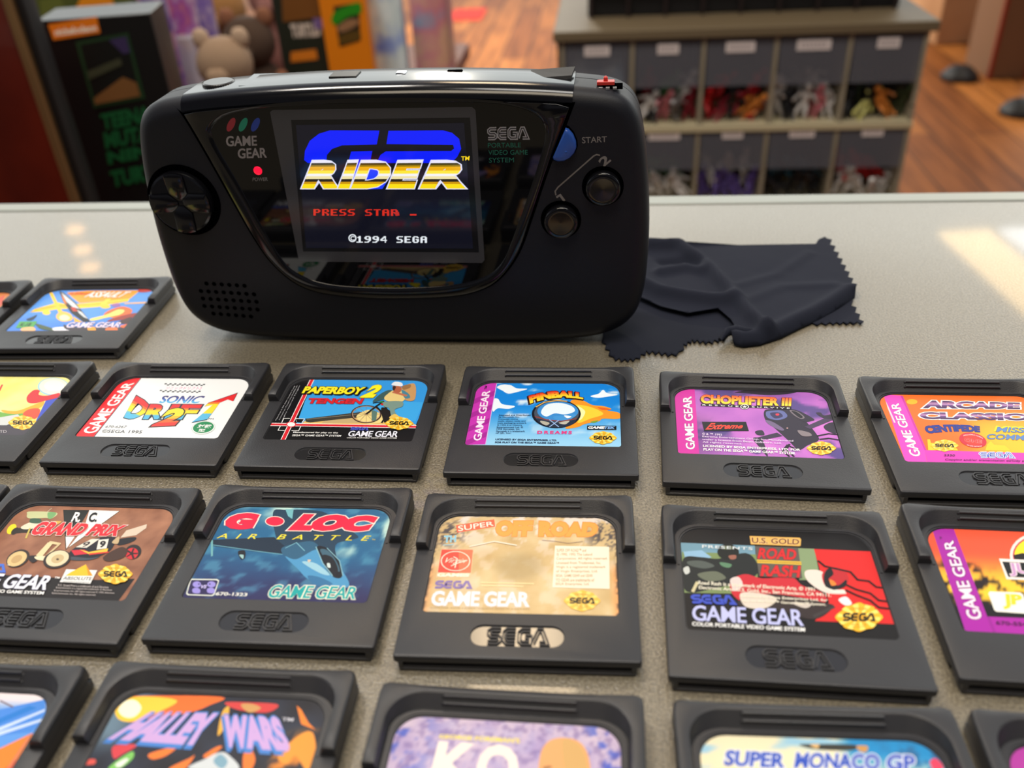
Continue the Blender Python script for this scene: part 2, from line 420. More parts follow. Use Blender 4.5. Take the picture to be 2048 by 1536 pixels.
def counter_mat():
    M = bpy.data.materials.new('grained_laminate'); M.use_nodes = True; n = M.node_tree; b = n.nodes['Principled BSDF']
    t = n.nodes.new('ShaderNodeTexCoord')
    x = n.nodes.new('ShaderNodeTexNoise'); x.inputs['Scale'].default_value = 1300; x.inputs['Detail'].default_value = 1.5; x.inputs['Roughness'].default_value = .6
    n.links.new(t.outputs['Object'], x.inputs['Vector'])
    r = n.nodes.new('ShaderNodeValToRGB'); r.color_ramp.elements[0].position = .35; r.color_ramp.elements[0].color = (*lin((100, 92, 77)), 1)
    r.color_ramp.elements[1].position = .65; r.color_ramp.elements[1].color = (*lin((137, 128, 108)), 1)
    n.links.new(x.outputs[0], r.inputs[0]); n.links.new(r.outputs[0], b.inputs['Base Color'])
    k = n.nodes.new('ShaderNodeBump'); k.inputs['Strength'].default_value = .55; k.inputs['Distance'].default_value = .0005
    n.links.new(x.outputs[0], k.inputs['Height']); n.links.new(k.outputs[0], b.inputs['Normal'])
    b.inputs['Roughness'].default_value = .30; b.inputs['Specular IOR Level'].default_value = .7
    b.inputs['Coat Weight'].default_value = .55; b.inputs['Coat Roughness'].default_value = .045; b.inputs['Coat IOR'].default_value = 1.45
    return M
ct = root('display_counter', (0, 0, 0), YAW, 'long pale grained shop counter that carries the console, the cloth and the cartridges', 'counter')
d0 = on_z(1024, 414).dot(UY)     # groove before the rim
d1 = on_z(1024, 397).dot(UY)     # far edge
c = MB(); c.box(-900, 900, -160, d0, -24, 0, bev=0); c.build('counter_top', counter_mat(), ct, smooth=0)
c = MB(); c.box(-900, 900, d0 + 1.2, d1, -24, .6, bev=1.2); c.build('edge_trim', mat('satin_rim', (150, 154, 146), .35, spec=.5), ct)
c = MB(); c.box(-900, 900, d0, d0 + 1.2, -24, -1.5); c.build('trim_groove', mat('groove_dark', (60, 66, 62), .6), ct, smooth=0)
c = MB(); c.box(-890, 890, -150, d1 - 12, -949.5, -24); c.build('counter_body', mat('counter_panel', (70, 48, 36), .5), ct, smooth=0)

# ------------------------------------------------------------------ cartridges
CW, CB = 33.5, -31.35
HT, HL, HR = 5.65, 5.35, 8.9     # main face, label recess, raised rim
PLASTIC = mat('cartridge_black_plastic', (46, 46, 49), .42, spec=.55, bump=.12, bscale=2600)
DARK = mat('cartridge_slot_black', (14, 14, 16), .5)
PRINT = attr_mat('printed_label', .38, spec=.3, coat=.08)
WORN = attr_mat('scuffed_printed_label', .4, spec=.35, coat=.1)
LABEL_OUT = rrect(-27.8, 27.8, -15.2, 25.0, 1, 8, rs=(1.2, 6.8, 6.8, 1.2))
PILL = rrect(-13.2, 12.9, -27.1, -19.7, 3.69, 8)

def make_shells():
    u = MB()
    # face plate with the label and the logo recesses
    out = rrect(-CW, CW, CB, 31.0, .8, 4); ins = rrect(-CW + .5, CW - .5, CB + .5, 30.5, .6, 4)
    Lh = [(x, y, HT) for x, y in rrect(-28.1, 28.1, -15.5, 25.3, 1, 8, rs=(1.4, 7, 7, 1.4))]
    Ph = [(x, y, HT) for x, y in PILL]
    u.poly([(x, y, HT) for x, y in ins], 0, [Lh, Ph])
    u.loft([[(x, y, 3.4) for x, y in out], [(x, y, HT - .5) for x, y in out], [(x, y, HT - .14) for x, y in rrect(-CW + .15, CW - .15, CB + .15, 30.9, .75, 4)], [(x, y, HT) for x, y in ins]])
    fl_ = [(x, y, HL - .05) for x, y in rrect(-27.9, 27.9, -15.3, 25.1, 1, 8, rs=(1.3, 6.9, 6.9, 1.3))]
    u.loft([Lh, fl_]); u.poly(fl_)
    pf = [(x, y, HT - .45) for x, y in rrect(-13.0, 12.7, -26.9, -19.9, 3.49, 8)]
    u.loft([Ph, pf]); u.poly(pf, 1)
    u.poly([(x, y, 3.4) for x, y in reversed(out)])
    # fine rim that frames the label on its three closed sides
    rim = [(-28.9, 9)] + [(x, y) for x, y in reversed(rrect(-28.9, 28.9, -20, 26.1, 1, 10, rs=(1, 7.6, 7.6, 1))) if y > 12] + [(28.9, 9)]
    for q in ribbon(rim, .7): u.add([(x, y, HT + .22) for x, y in q] + [(x, y, HT - .1) for x, y in q], [(0, 1, 2, 3), (0, 4, 5, 1), (2, 6, 7, 3), (1, 5, 6, 2), (3, 7, 4, 0)])
    # raised U: sections lofted from the end of one leg round the back to the end of the other
    stations = []
    for y in (9.3, 9.55, 10.1, 14, 18, 21): stations.append(((-CW, y), (-30.4, y), (-29.5, y), 0, y))
    for k in range(1, 13):
        a = math.radians(90 * k / 12); ex = (math.cos(a), math.sin(a))
        ox, oy = -CW + 1.2 - 1.2 * ex[0], 0
        outer = (-CW + 1.3 * (1 - math.cos(a)), 23 + 10.2 * (k / 12) if k < 8 else 33.2)
        if k >= 8: outer = (-CW + 1.3 + (k - 8) * 2.2, 33.2)
        else: outer = (-CW + (.0 if k < 6 else (.25, .8)[k - 6]), 23 + (k * 1.25 if k < 6 else (8.9, 9.7)[k - 6]))
        inner = (-21.4 - 9.0 * math.cos(a), 21.3 + 9.0 * math.sin(a)); foot = (-21.4 - 8.1 * math.cos(a), 20.6 + 6.2 * math.sin(a))
        stations.append((outer, inner, foot, sm(5, 9, k), 99))
    for x in (-14, -7, 0): stations.append(((x, 33.2), (x, 30.3), (x, 26.8), 1, 99))
    full = stations + [((-a[0], a[1]), (-b[0], b[1]), (-c_[0], c_[1]), w, y) for a, b, c_, w, y in reversed(stations[:-1])]
    side = [(0, HT - .6), (0, 6.4), (0, 8.1), (.12, 8.5), (.4, 8.82), (.75, HR)]
    back = [(0, 3.4), (0, 5.6), (.35, 7.2), (1.0, 8.1), (1.8, 8.7), (2.5, HR)]
    secs = []
    for (o_, i_, f_, w, y) in full:
        d = (Vector(i_) - Vector(o_)).normalized(); sec = []
        drop = {9.3: 1.2, 9.55: .35}.get(y, 0)
        for (sa, sz), (ba, bz) in zip(side, back):
            p = Vector(o_) + d * (sa + (ba - sa) * w); z = sz + (bz - sz) * w
            sec.append((p.x, p.y, min(z, HR - drop)))
        i2 = Vector(i_); f2 = Vector(f_); e = (f2 - i2)
        i1 = i2 - d * .25
        sec += [(i1.x, i1.y, HR - drop)]
        for t, z in ((.06, HR - .12), (.14, HR - .4), (.6, HT + 1.35), (.9, HT + .25), (1, HT - .05)):
            q = i2 + e * t; sec.append((q.x, q.y, min(z, HR - drop)))
        secs.append(sec)
    u.loft(secs, 0, False, closed=False)
    u.poly(list(reversed(secs[0]))); u.poly(secs[-1])
    # grip ridges on the sloping wall behind the label
    for yy, zz in ((29.35, 7.9), (27.95, 6.75)):
        u.tube([(-17, yy, zz), (-16.7, yy, zz + .55), (16.7, yy, zz + .55), (17, yy, zz)], .42, 8)
    up_ = u.build('upper_shell', [PLASTIC, mat('smooth_black_plastic', (40, 40, 42), .16, spec=.9)], None, smooth=40)
    l = MB()                     # lower shell: tray with an open connector mouth
    l.box(-33.1, 33.1, -23.5, 32.9, .25, 3.5, bev=.8)
    l.box(-32.2, 32.2, -31.6, -23.4, 0, 1.3, bev=.5)
    l.box(-32.2, -30.9, -31.5, -23.4, 1.2, 3.5); l.box(30.9, 32.2, -31.5, -23.4, 1.2, 3.5)
    l.box(-30.9, 30.9, -31.3, -30.6, 1.2, 1.75)
    l.box(-30, 30, -28, 28, 0, .4)
    lo = l.build('lower_shell', PLASTIC, None, smooth=30)
    k = MB(); k.box(-30.8, 30.8, -27.5, -23.3, 1.25, 3.45); ed = k.build('edge_connector', DARK, None, smooth=0)
    g = MB()                     # raised maker's mark in the oval: two parallel ridges per stroke
    f = lambda x, y: ((x - 2.38) * 17 / 4.96, -23.45 + (y - .5) * 5.7 / 1.28)
    for pth in LOGO:
        for d in (-.115, .115):
            for q in ribbon(offset_path(pth, d), .1):
                a = [f(*p) for p in q]; b_ = [f(*p) for p in q]
                g.add([(x, y, HT + .02) for x, y in a] + [(x, y, HT - .47) for x, y in b_], [(0, 1, 2, 3), (0, 4, 5, 1), (1, 5, 6, 2), (2, 6, 7, 3), (3, 7, 4, 0)])
    lg = g.build('embossed_mark', PLASTIC, None, smooth=0, fix=False)
    return up_, lo, ed, lg
SHELLS = make_shells(); FIRST = [True]

def cart(x, y, rz_, label, draw, worn=False):
    r = root('game_cartridge', (x, y, 0), rz_, label, 'game cartridge', 'black game cartridges laid out in rows on the counter')
    for o in SHELLS:
        if FIRST[0]: o.parent = r
        else:
            c_ = o.copy(); COL.objects.link(c_); c_.parent = r
    FIRST[0] = False
    ca, sa = math.cos(rz_), math.sin(rz_)
    def q(px, py):
        P = on_z(px, py, HL); dx, dy = P.x - x, P.y - y; return ca * dx + sa * dy, -sa * dx + ca * dy
    A = Art(q, lambda a, b, z: (a, b, HL + z), LABEL_OUT); draw(A)
    A.mb.build('label', WORN if worn else PRINT, r, smooth=0, colors=True)
    return r
def cart_at(px, py, right, rz_, label, draw, worn=False):   # placed by the rear corner that shows
    P = on_z(px, py, 8.86); s = 1 if right else -1; dx, dy = s * CW, 31.35
    cart(P.x - (dx * math.cos(rz_) - dy * math.sin(rz_)), P.y - (dx * math.sin(rz_) + dy * math.cos(rz_)), rz_, label, draw, worn)

WH, BK = (240, 240, 238), (14, 14, 16)
def GG(A, col, TL, TR, BR, BL, edge=None, shear=0): A.text(col, 'GAME GEAR', TL, TR, BR, BL, .022, shear, .95, edge)
#@@ART
# ------------------------------------------------------------------ label art (coordinates traced on the labels, mapped to the label planes)
def art_biplane(A):              # blue sky, yellow aircraft, explosions
    A.base(LABEL_OUT, lambda x, y: mixc((58, 118, 214), (96, 160, 236), sm(-16, 8, y) * .5 + .5 * nz(x, y, .08, 3)))
    A.crop(0, 540, 340 / 2048)
    A.poly((245, 160, 40), (810, 270), (1060, 250), (1690, 245), (1560, 350), (960, 400), (870, 330))
    A.poly((250, 205, 50), (360, 510), (420, 470), (700, 390), (830, 420), (1560, 345), (1540, 380), (1290, 420), (1180, 445), (980, 460), (700, 470), (540, 500))
    A.line((120, 70, 10), .35, (370, 505), (720, 425), (1080, 420), (1540, 370))
    A.line((120, 70, 10), .35, (420, 470), (640, 440), (820, 440))
    A.poly((245, 205, 70), (1280, 350), (1340, 345), (1270, 420), (1190, 425))
    A.ell((250, 210, 60), 560, 515, 48, 26); A.ell((240, 200, 60), 1270, 440, 60, 24)
    A.poly((250, 200, 50), (590, 270), (635, 275), (730, 470), (850, 600), (760, 610), (690, 480))
    A.blobby((255, 190, 90), (680, 545), (740, 500), (850, 530), (868, 600), (760, 622), (690, 590))
    A.blobby((255, 235, 190), (720, 560), (780, 540), (840, 575), (800, 610), (730, 600))
    A.poly((30, 30, 34), (715, 255), (760, 270), (905, 390), (1040, 560), (1090, 625), (1010, 630), (860, 520), (760, 380))
    A.poly((215, 218, 224), (735, 268), (790, 310), (890, 395), (960, 470), (880, 450), (800, 380))
    A.poly((236, 130, 50), (735, 290), (770, 340), (810, 420), (770, 390)); A.poly((190, 60, 40), (850, 450), (900, 450), (940, 500), (880, 500))
    A.poly((200, 205, 210), (930, 480), (990, 510), (1060, 590), (1010, 570), (950, 520)); A.poly((250, 180, 50), (880, 560), (930, 590), (1000, 632), (900, 625))
    A.blobby((236, 110, 50), (1250, 540), (1330, 480), (1480, 440), (1590, 480), (1560, 540), (1450, 590), (1330, 570))
    A.blobby((255, 225, 120), (1090, 590), (1280, 540), (1420, 480), (1500, 490), (1440, 540), (1280, 575), (1120, 612))
    A.blobby((150, 50, 36), (1290, 620), (1400, 570), (1560, 530), (1670, 520), (1620, 570), (1480, 600))
    A.blobby((70, 44, 40), (1420, 630), (1520, 585), (1590, 570), (1560, 640), (1480, 650))
    A.poly((240, 110, 50), (1450, 670), (1560, 645), (1530, 720), (1450, 725))
    A.poly((250, 190, 120), (1500, 400), (1780, 385), (1770, 402), (1500, 412)); A.blobby((150, 100, 170), (1340, 420), (1420, 400), (1450, 430), (1380, 445))
    A.blobby((190, 60, 50), (1660, 250), (1720, 215), (1850, 240), (1800, 262), (1700, 270))
    A.blobby((30, 50, 70), (320, 595), (380, 570), (450, 540), (400, 600), (340, 612))
    A.text((225, 60, 60), 'AERIAL', (820, 275), (1165, 275), (1150, 300), (800, 300), .02, .3)
    A.text(WH, 'ASSAULT', (1070, 262), (1590, 262), (1490, 332), (1010, 330), .03, .4, edge=(.03, (160, 90, 10)))
    A.poly((80, 160, 80), (240, 622), (450, 620), (400, 700), (190, 700)); A.text((15, 50, 20), 'K-18', (265, 640), (390, 640), (355, 682), (230, 682), .04)
    A.blobby((236, 180, 130), (270, 700), (400, 690), (420, 735), (260, 735)); A.blobby((70, 90, 60), (430, 650), (560, 680), (700, 735), (500, 715))
    A.blobby((225, 225, 235), (640, 700), (780, 690), (830, 735), (660, 735)); A.blobby((60, 50, 60), (770, 660), (900, 690), (1440, 690), (1440, 735), (860, 735))
    A.blobby((240, 160, 40), (1060, 690), (1140, 690), (1150, 735), (1070, 735)); A.blobby((236, 120, 60), (1290, 700), (1400, 695), (1410, 735), (1280, 735))
    GG(A, (228, 216, 240), (830, 632), (1470, 632), (1430, 695), (790, 698), (.03, (80, 60, 90)), .2)

def art_maze(A):                 # pale yellow and green scene with red, blue and a white disc; the mascot is left out
    def f(x, y):
        c = mixc((236, 232, 190), (240, 222, 90), nz(x, y, .06, 5)); c = mixc(c, (140, 190, 70), sm(6, -8, y) * .6 * nz(x, y, .09, 9))
        return c
    A.base(LABEL_OUT, f); A.crop(0, 710, 220 / 1300)
    A.poly((66, 60, 70), (-700, 830), (460, 815), (400, 950), (-700, 950))
    A.poly((58, 78, 190), (540, 540), (750, 455), (640, 600), (430, 830), (400, 830))
    A.blobby((110, 170, 70), (-200, 640), (100, 690), (330, 690), (280, 740), (-200, 720)); A.poly((200, 205, 205), (-40, 745), (210, 700), (250, 740), (80, 830), (-80, 830))
    A.ell((150, 200, 215), 630, 375, 185, 108); A.ell((232, 230, 212), 632, 370, 168, 96); A.ell((240, 238, 226), 640, 365, 120, 66)
    A.blobby((240, 170, 40), (20, 650), (200, 660), (400, 590), (520, 545), (480, 620), (260, 690), (80, 690))
    A.blobby((205, 40, 46), (320, 490), (400, 415), (470, 420), (460, 470), (560, 480), (700, 450), (690, 500), (540, 540), (420, 570), (330, 560))
    A.text((205, 50, 40), 'MAN', (-330, 350), (40, 350), (0, 430), (-380, 420), .02)
    A.blobby((226, 80, 50), (270, 700), (350, 640), (470, 640), (440, 740), (330, 770))
    A.seal(270, 800, 165, 82)
    A.lines((190, 185, 190), ['LICENSED BY', 'ENTERPRISES LTD'], -420, 80, 850, 930)

def art_rainbow(A):              # white label, red side band, slanted rainbow title; the running mascot is left out
    A.base(LABEL_OUT, lambda x, y: (238, 240, 240)); A.crop(70, 710, 490 / 2048)
    A.poly((226, 30, 40), (310, 690), (490, 684), (882, 195), (860, 170), (600, 170)); A.line((20, 90, 100), .35, (495, 682), (886, 195))
    GG(A, WH, (388, 652), (752, 228), (832, 232), (508, 655))
    for (xa, ya, xb, yb) in ((1085, 245, 1425, 250), (1045, 300, 1388, 308)):
        for k in range(17):
            t = k / 17; dx = (xb - xa) / 17; y = ya + (yb - ya) * t + (5 if k % 2 else -4)
            A.poly((30, 30, 40), (xa + (xb - xa) * t, y - 4), (xa + (xb - xa) * t + dx * .95, y - 4), (xa + (xb - xa) * t + dx * .95 - 4, y + 5), (xa + (xb - xa) * t - 4, y + 5)); A.z -= A.DZ
    A.up(); A.text((226, 90, 160), 'ソニックドリフト2', (1105, 264), (1398, 266), (1386, 292), (1092, 288), .0, .2)
    A.text(None, 'SONIC', (1062, 340), (1428, 342), (1370, 404), (1035, 402), .03, .15, bands=[(0, (90, 180, 230)), (.3, (70, 120, 200)), (.55, (60, 70, 150)), (.8, (50, 44, 110))])
    RB = [(0, (90, 185, 226)), (.25, (120, 190, 190)), (.31, (250, 220, 40)), (.58, (252, 190, 40)), (.66, (240, 110, 40)), (.76, (226, 40, 44))]
    A.text(None, 'D', (815, 322), (985, 420), (850, 552), (742, 522), .05, .2, edge=(.03, (30, 40, 60)), bands=RB)
    for ch, a, b in (('R', 0, .36), ('I', .42, .58), ('F', .62, 1)):
        L = lambda p, q, t: (p[0] + (q[0] - p[0]) * t, p[1] + (q[1] - p[1]) * t)
        A.text(None, ch, L((965, 412), (1402, 416), a), L((965, 412), (1402, 416), b), L((900, 538), (1318, 540), b), L((900, 538), (1318, 540), a), .05, .0, edge=(.035, (30, 40, 60)), bands=RB)
    T = [(1420, 432), (1450, 402), (1690, 322), (1655, 388), (1612, 372), (1545, 400), (1470, 500), (1440, 538), (1312, 562), (1355, 530), (1490, 415)]
    A.poly((30, 40, 60), *[(x + (x - 1490) * .035, y + (y - 440) * .06) for x, y in T])
    for c, i0, i1 in (((226, 40, 44), 395, 300), ((244, 120, 40), 410, 395), ((250, 220, 40), 490, 410), ((90, 185, 226), 570, 490)):
        sub = clip_poly([(x, -y) for x, y in T][::1], [(1200, -i0), (1750, -i0), (1750, -i1), (1200, -i1)])
        if len(sub) > 2: A.poly(c, *[(x, -y) for x, y in sub])
    A.text(None, '2', (1080, 446), (1262, 446), (1190, 590), (966, 600), .06, .2, edge=(.035, (40, 30, 30)), bands=[(0, (226, 60, 50)), (.2, (240, 110, 50)), (.4, (250, 190, 50)), (.55, (252, 224, 50))])
    A.text((60, 60, 66), 'TM', (1448, 528), (1495, 530), (1490, 542), (1440, 540))
    A.text((90, 96, 104), '670-6267', (594, 590), (772, 592), (762, 610), (586, 608), 0, .15); A.text((80, 86, 94), '©SEGA 1995', (566, 622), (900, 632), (890, 656), (556, 650), 0, .1)
    A.ell((190, 205, 200), 1408, 608, 100, 55, -8); A.ell(WH, 1408, 608, 96, 52, -8); A.ell((30, 135, 80), 1408, 606, 88, 47, -8)
    A.text(WH, '対戦', (1372, 580), (1482, 584), (1466, 614), (1352, 612), .02); A.text(WH, '型', (1372, 618), (1428, 620), (1418, 645), (1362, 643), .02)

def art_cyclist(A):              # cyclist against a blue sky, black borders with a red cross rule
    A.base(LABEL_OUT, lambda x, y: (12, 12, 15)); A.crop(460, 710, 450 / 2048)
    A.poly((50, 150, 225), (770, 200), (1800, 200), (1820, 330), (1690, 640), (600, 640))
    A.poly((60, 165, 232), (690, 400), (1760, 430), (1690, 600), (620, 590))
    A.poly((226, 190, 110), (640, 640), (680, 600), (1120, 545), (1460, 540), (1600, 590), (1700, 640))
    A.poly((60, 58, 50), (685, 580), (1110, 528), (1320, 505), (1290, 560), (1100, 575), (730, 615), (690, 608)); A.line((150, 140, 120), .25, (700, 585), (1110, 545), (1300, 520))
    A.poly((196, 170, 120), (860, 600), (1100, 575), (1180, 620), (830, 622))
    A.blobby((236, 214, 140), (1150, 560), (1260, 500), (1380, 540), (1420, 600), (1240, 625))
    A.line(WH, 1.9, (752, 215), (476, 785)); A.line((216, 30, 44), 1.35, (752, 215), (476, 785))
    for a, b, c, d in (((488, 578), (545, 578), (520, 608), (470, 618)), ((600, 578), (680, 582), (650, 622), (610, 612))):
        A.line(WH, .3, a, b); A.line(WH, .3, a, d)
    A.poly(BK, (600, 583), (672, 585), (650, 618), (608, 612)); A.line(WH, .3, (600, 580), (678, 582), (655, 620))
    A.line(WH, .3, (460, 645), (438, 686), (505, 690)); A.line(WH, .3, (645, 650), (625, 690), (560, 690)); A.line(WH, .3, (470, 618), (490, 578), (540, 578))
    A.line(WH, 1.9, (330, 632), (1720, 655)); A.line((216, 30, 44), 1.25, (330, 632), (1720, 655))
    A.ell((216, 30, 44), 557, 633, 46, 26); A.ell(WH, 557, 633, 36, 20)
    # bicycle
    A.ell((60, 44, 34), 1240, 540, 140, 82, 0, .92, 40); A.ell((190, 150, 120), 1240, 540, 128, 74, 0, .95, 40)
    for k in range(6): A.line((150, 120, 100), .12, (1240 - 120 * math.cos(k * .52), 540 - 70 * math.sin(k * .52)), (1240 + 120 * math.cos(k * .52), 540 + 70 * math.sin(k * .52)))
    A.line((24, 22, 24), .9, (1240, 540), (1330, 470), (1400, 420)); A.line((24, 22, 24), .7, (1330, 470), (1420, 560), (1380, 620)); A.line((30, 28, 26), .8, (1390, 430), (1450, 540), (1500, 570)); A.line((24, 22, 24), .6, (1300, 440), (1390, 425), (1460, 560), (1440, 620))
    A.blobby((30, 26, 24), (1380, 480), (1470, 520), (1480, 590), (1420, 625), (1390, 580)); A.poly((90, 120, 110), (1290, 500), (1340, 520), (1330, 600), (1290, 600))
    # rider
    A.blobby((196, 150, 96), (1560, 300), (1680, 265), (1685, 400), (1620, 420), (1560, 380)); A.blobby((150, 110, 70), (1570, 285), (1640, 270), (1640, 300), (1580, 320))
    A.blobby((60, 90, 90), (1380, 350), (1460, 320), (1500, 360), (1420, 400), (1310, 430), (1310, 410))
    A.blobby((226, 200, 130), (1420, 370), (1520, 310), (1590, 350), (1580, 420), (1480, 430), (1410, 410))
    A.blobby((70, 130, 150), (1560, 320), (1620, 350), (1640, 390), (1590, 395)); A.line((186, 110, 80), 1.2, (1610, 375), (1540, 355), (1480, 340))
    A.blobby((120, 146, 136), (1400, 430), (1560, 425), (1570, 470), (1500, 500), (1520, 560), (1470, 560), (1450, 490), (1400, 470)); A.blobby((226, 190, 90), (1450, 570), (1500, 540), (1540, 570), (1480, 590))
    A.blobby((176, 96, 66), (1480, 290), (1530, 280), (1560, 300), (1550, 340), (1500, 345)); A.blobby((60, 40, 34), (1480, 300), (1500, 280), (1510, 300), (1490, 330))
    A.blobby((226, 230, 236), (1470, 275), (1500, 248), (1560, 255), (1570, 285), (1520, 285)); A.ell((200, 40, 40), 1385, 452, 12, 9); A.ell((40, 130, 60), 1380, 430, 16, 8)
    A.text((250, 232, 40), 'PAPERBOY', (680, 288), (1240, 296), (1200, 364), (652, 352), .05, .1, edge=(.05, BK), shift=(10, 8, BK, .05))
    A.text((252, 236, 40), '2', (1262, 272), (1392, 276), (1330, 392), (1180, 392), .06, .3, edge=(.02, (150, 130, 10)))
    A.text((212, 34, 44), 'TENGEN', (722, 396), (1222, 400), (1204, 450), (706, 446), .05, .1, edge=(.02, (120, 20, 30)))
    for k, t in enumerate(('Paperboy 2 TM Atari Games Corp', 'licensed to Tengen Inc ©1992 all', 'rights reserved Tengen')):
        A.text((210, 210, 214), t, (412 + 32 * k, 600 - 6 * k), (585 + 22 * k, 285), (597 + 22 * k, 285), (424 + 32 * k, 600 - 6 * k))
    A.text(WH, 'Manufactured for play on the', (580, 700), (988, 706), (980, 722), (574, 718), .02); A.text(WH, 'SEGA™ GAME GEAR™ SYSTEM', (572, 726), (1016, 732), (1008, 748), (564, 744), .02)
    A.logo((70, 84, 190), (1104, 660), (1264, 663), (1256, 690), (1092, 688)); GG(A, (226, 228, 240), (1088, 695), (1540, 697), (1522, 752), (1070, 746))
    A.text(WH, 'COLOR PORTABLE VIDEO GAME SYSTEM', (1066, 753), (1520, 756), (1516, 766), (1062, 763), .02)
    A.seal(1540, 626, 122, 58)

def art_chrome_ball(A):          # blue sky with clouds, a mirror ball trailing fire
    def f(x, y):
        c = mixc((150, 206, 240), (16, 130, 220), sm(-15, 14, y)); c = mixc(c, (236, 244, 250), sm(.60, .74, nz(x * .7, y * 1.6, .10, 21)) * (.9 if y > 2 else .4)); return c
    A.base(LABEL_OUT, f, 56, 40); A.crop(870, 720, 430 / 2048)
    for pts in (((590, 260), (640, 235), (720, 240), (780, 270), (880, 275), (800, 300), (700, 320), (640, 290)), ((550, 380), (600, 370), (640, 420), (760, 440), (700, 465), (600, 460), (550, 490)), ((1480, 345), (1560, 320), (1600, 285), (1640, 315), (1740, 330), (1640, 350), (1550, 360))):
        A.blobby((232, 242, 250), *pts)
    A.poly((196, 52, 176), (240, 810), (478, 804), (585, 225), (560, 180), (300, 200)); 
    for y in (300, 420, 540, 660, 760): A.poly((168, 40, 152), (280, y + 60), (585, y - 40), (585, y), (280, y + 100)) if False else None
    for k in range(4):
        y0 = 330 + 130 * k; A.poly((166, 40, 150), (330 - 20 * k, y0 + 60), (570 - 24 * k, y0 - 40), (562 - 24 * k, y0 + 10), (320 - 20 * k, y0 + 110))
    A.line((210, 190, 236), .25, (482, 804), (588, 225))
    GG(A, (246, 226, 244), (362, 768), (452, 290), (528, 292), (438, 768)); A.text(BK, '™', (470, 282), (476, 246), (496, 246), (490, 282), .02)
    A.blobby((240, 150, 40), (1290, 395), (1400, 385), (1500, 430), (1600, 440), (1680, 465), (1640, 480), (1755, 505), (1755, 560), (1600, 560), (1560, 585), (1430, 610), (1360, 640), (1240, 652), (1330, 560))
    A.blobby((252, 206, 60), (1330, 430), (1450, 440), (1560, 480), (1600, 520), (1480, 560), (1360, 600), (1380, 500)); A.blobby((255, 240, 170), (1360, 440), (1430, 490), (1400, 560), (1370, 570), (1380, 500))
    A.blobby((226, 100, 30), (1550, 450), (1680, 470), (1600, 478)); A.blobby((120, 160, 60), (1480, 590), (1560, 575), (1520, 600))
    A.ell((20, 24, 36), 1155, 515, 234, 136); A.ell((70, 80, 96), 1158, 510, 214, 122); A.ell((60, 140, 210), 1170, 490, 196, 92)
    A.blobby((226, 240, 250), (1010, 500), (1060, 430), (1180, 410), (1300, 440), (1330, 490), (1240, 520), (1140, 510), (1060, 540)); A.blobby((70, 150, 216), (1130, 540), (1240, 530), (1340, 520), (1280, 570), (1160, 570))
    A.blobby((240, 246, 250), (1230, 530), (1300, 540), (1260, 556)); A.line((150, 60, 50), .5, (950, 540), (1060, 570), (1200, 585), (1350, 560))
    A.blobby((40, 50, 70), (970, 560), (1100, 590), (1200, 600), (1340, 570), (1300, 620), (1160, 645), (1020, 615)); A.blobby((180, 176, 160), (1010, 580), (1090, 600), (1060, 625), (1010, 600)); A.blobby((190, 186, 170), (1180, 600), (1280, 580), (1240, 615))
    A.line((150, 180, 226), .4, (1090, 570), (1180, 640)); A.line((150, 180, 226), .4, (1180, 575), (1090, 640))
    A.line((236, 180, 90), .5, (960, 450), (1040, 405), (1160, 388), (1260, 395))
    A.text(None, 'PINBALL', (890, 345), (1412, 318), (1412, 378), (905, 418), .07, .0, arch=34, edge=(.06, (60, 20, 16)), shift=(-8, 6, (30, 14, 20), .06), bands=[(0, (252, 214, 50)), (.35, (250, 180, 40)), (.6, (240, 120, 40)), (.8, (222, 60, 36))])
    A.text((216, 60, 130), 'DREAMS', (976, 676), (1306, 678), (1302, 709), (972, 706), .05, sp=1.45, edge=(.03, (170, 190, 236)))
    A.lines((20, 40, 80), ['Licensed and Distributed', 'by Gametek, Inc.', 'Computer source', 'code, object code and', 'main packaging artwork', '© 1994 21st Century', 'Entertainment Ltd. ©', '1994 Gametek, Inc.', 'Gametek is a trademark', 'of IJE, Inc.'], 610, 910, 520, 712, -32, .012)
    A.text((16, 34, 70), 'LICENSED BY SEGA ENTERPRISES, LTD.', (578, 750), (1162, 760), (1158, 778), (574, 768), .03); A.text((16, 34, 70), 'FOR PLAY ON THE SEGA™ GAME GEAR™', (574, 778), (1182, 786), (1180, 802), (570, 794), .03)
    A.poly(BK, (1450, 628), (1728, 630), (1728, 668), (1448, 666)); A.text((120, 170, 226), 'GAMETEK', (1460, 634), (1718, 636), (1714, 662), (1456, 660), .05, .15); A.text(WH, 'GAME', (1460, 634), (1622, 635), (1616, 661), (1456, 660), .05, .15)
    A.seal(1600, 745, 124, 60)

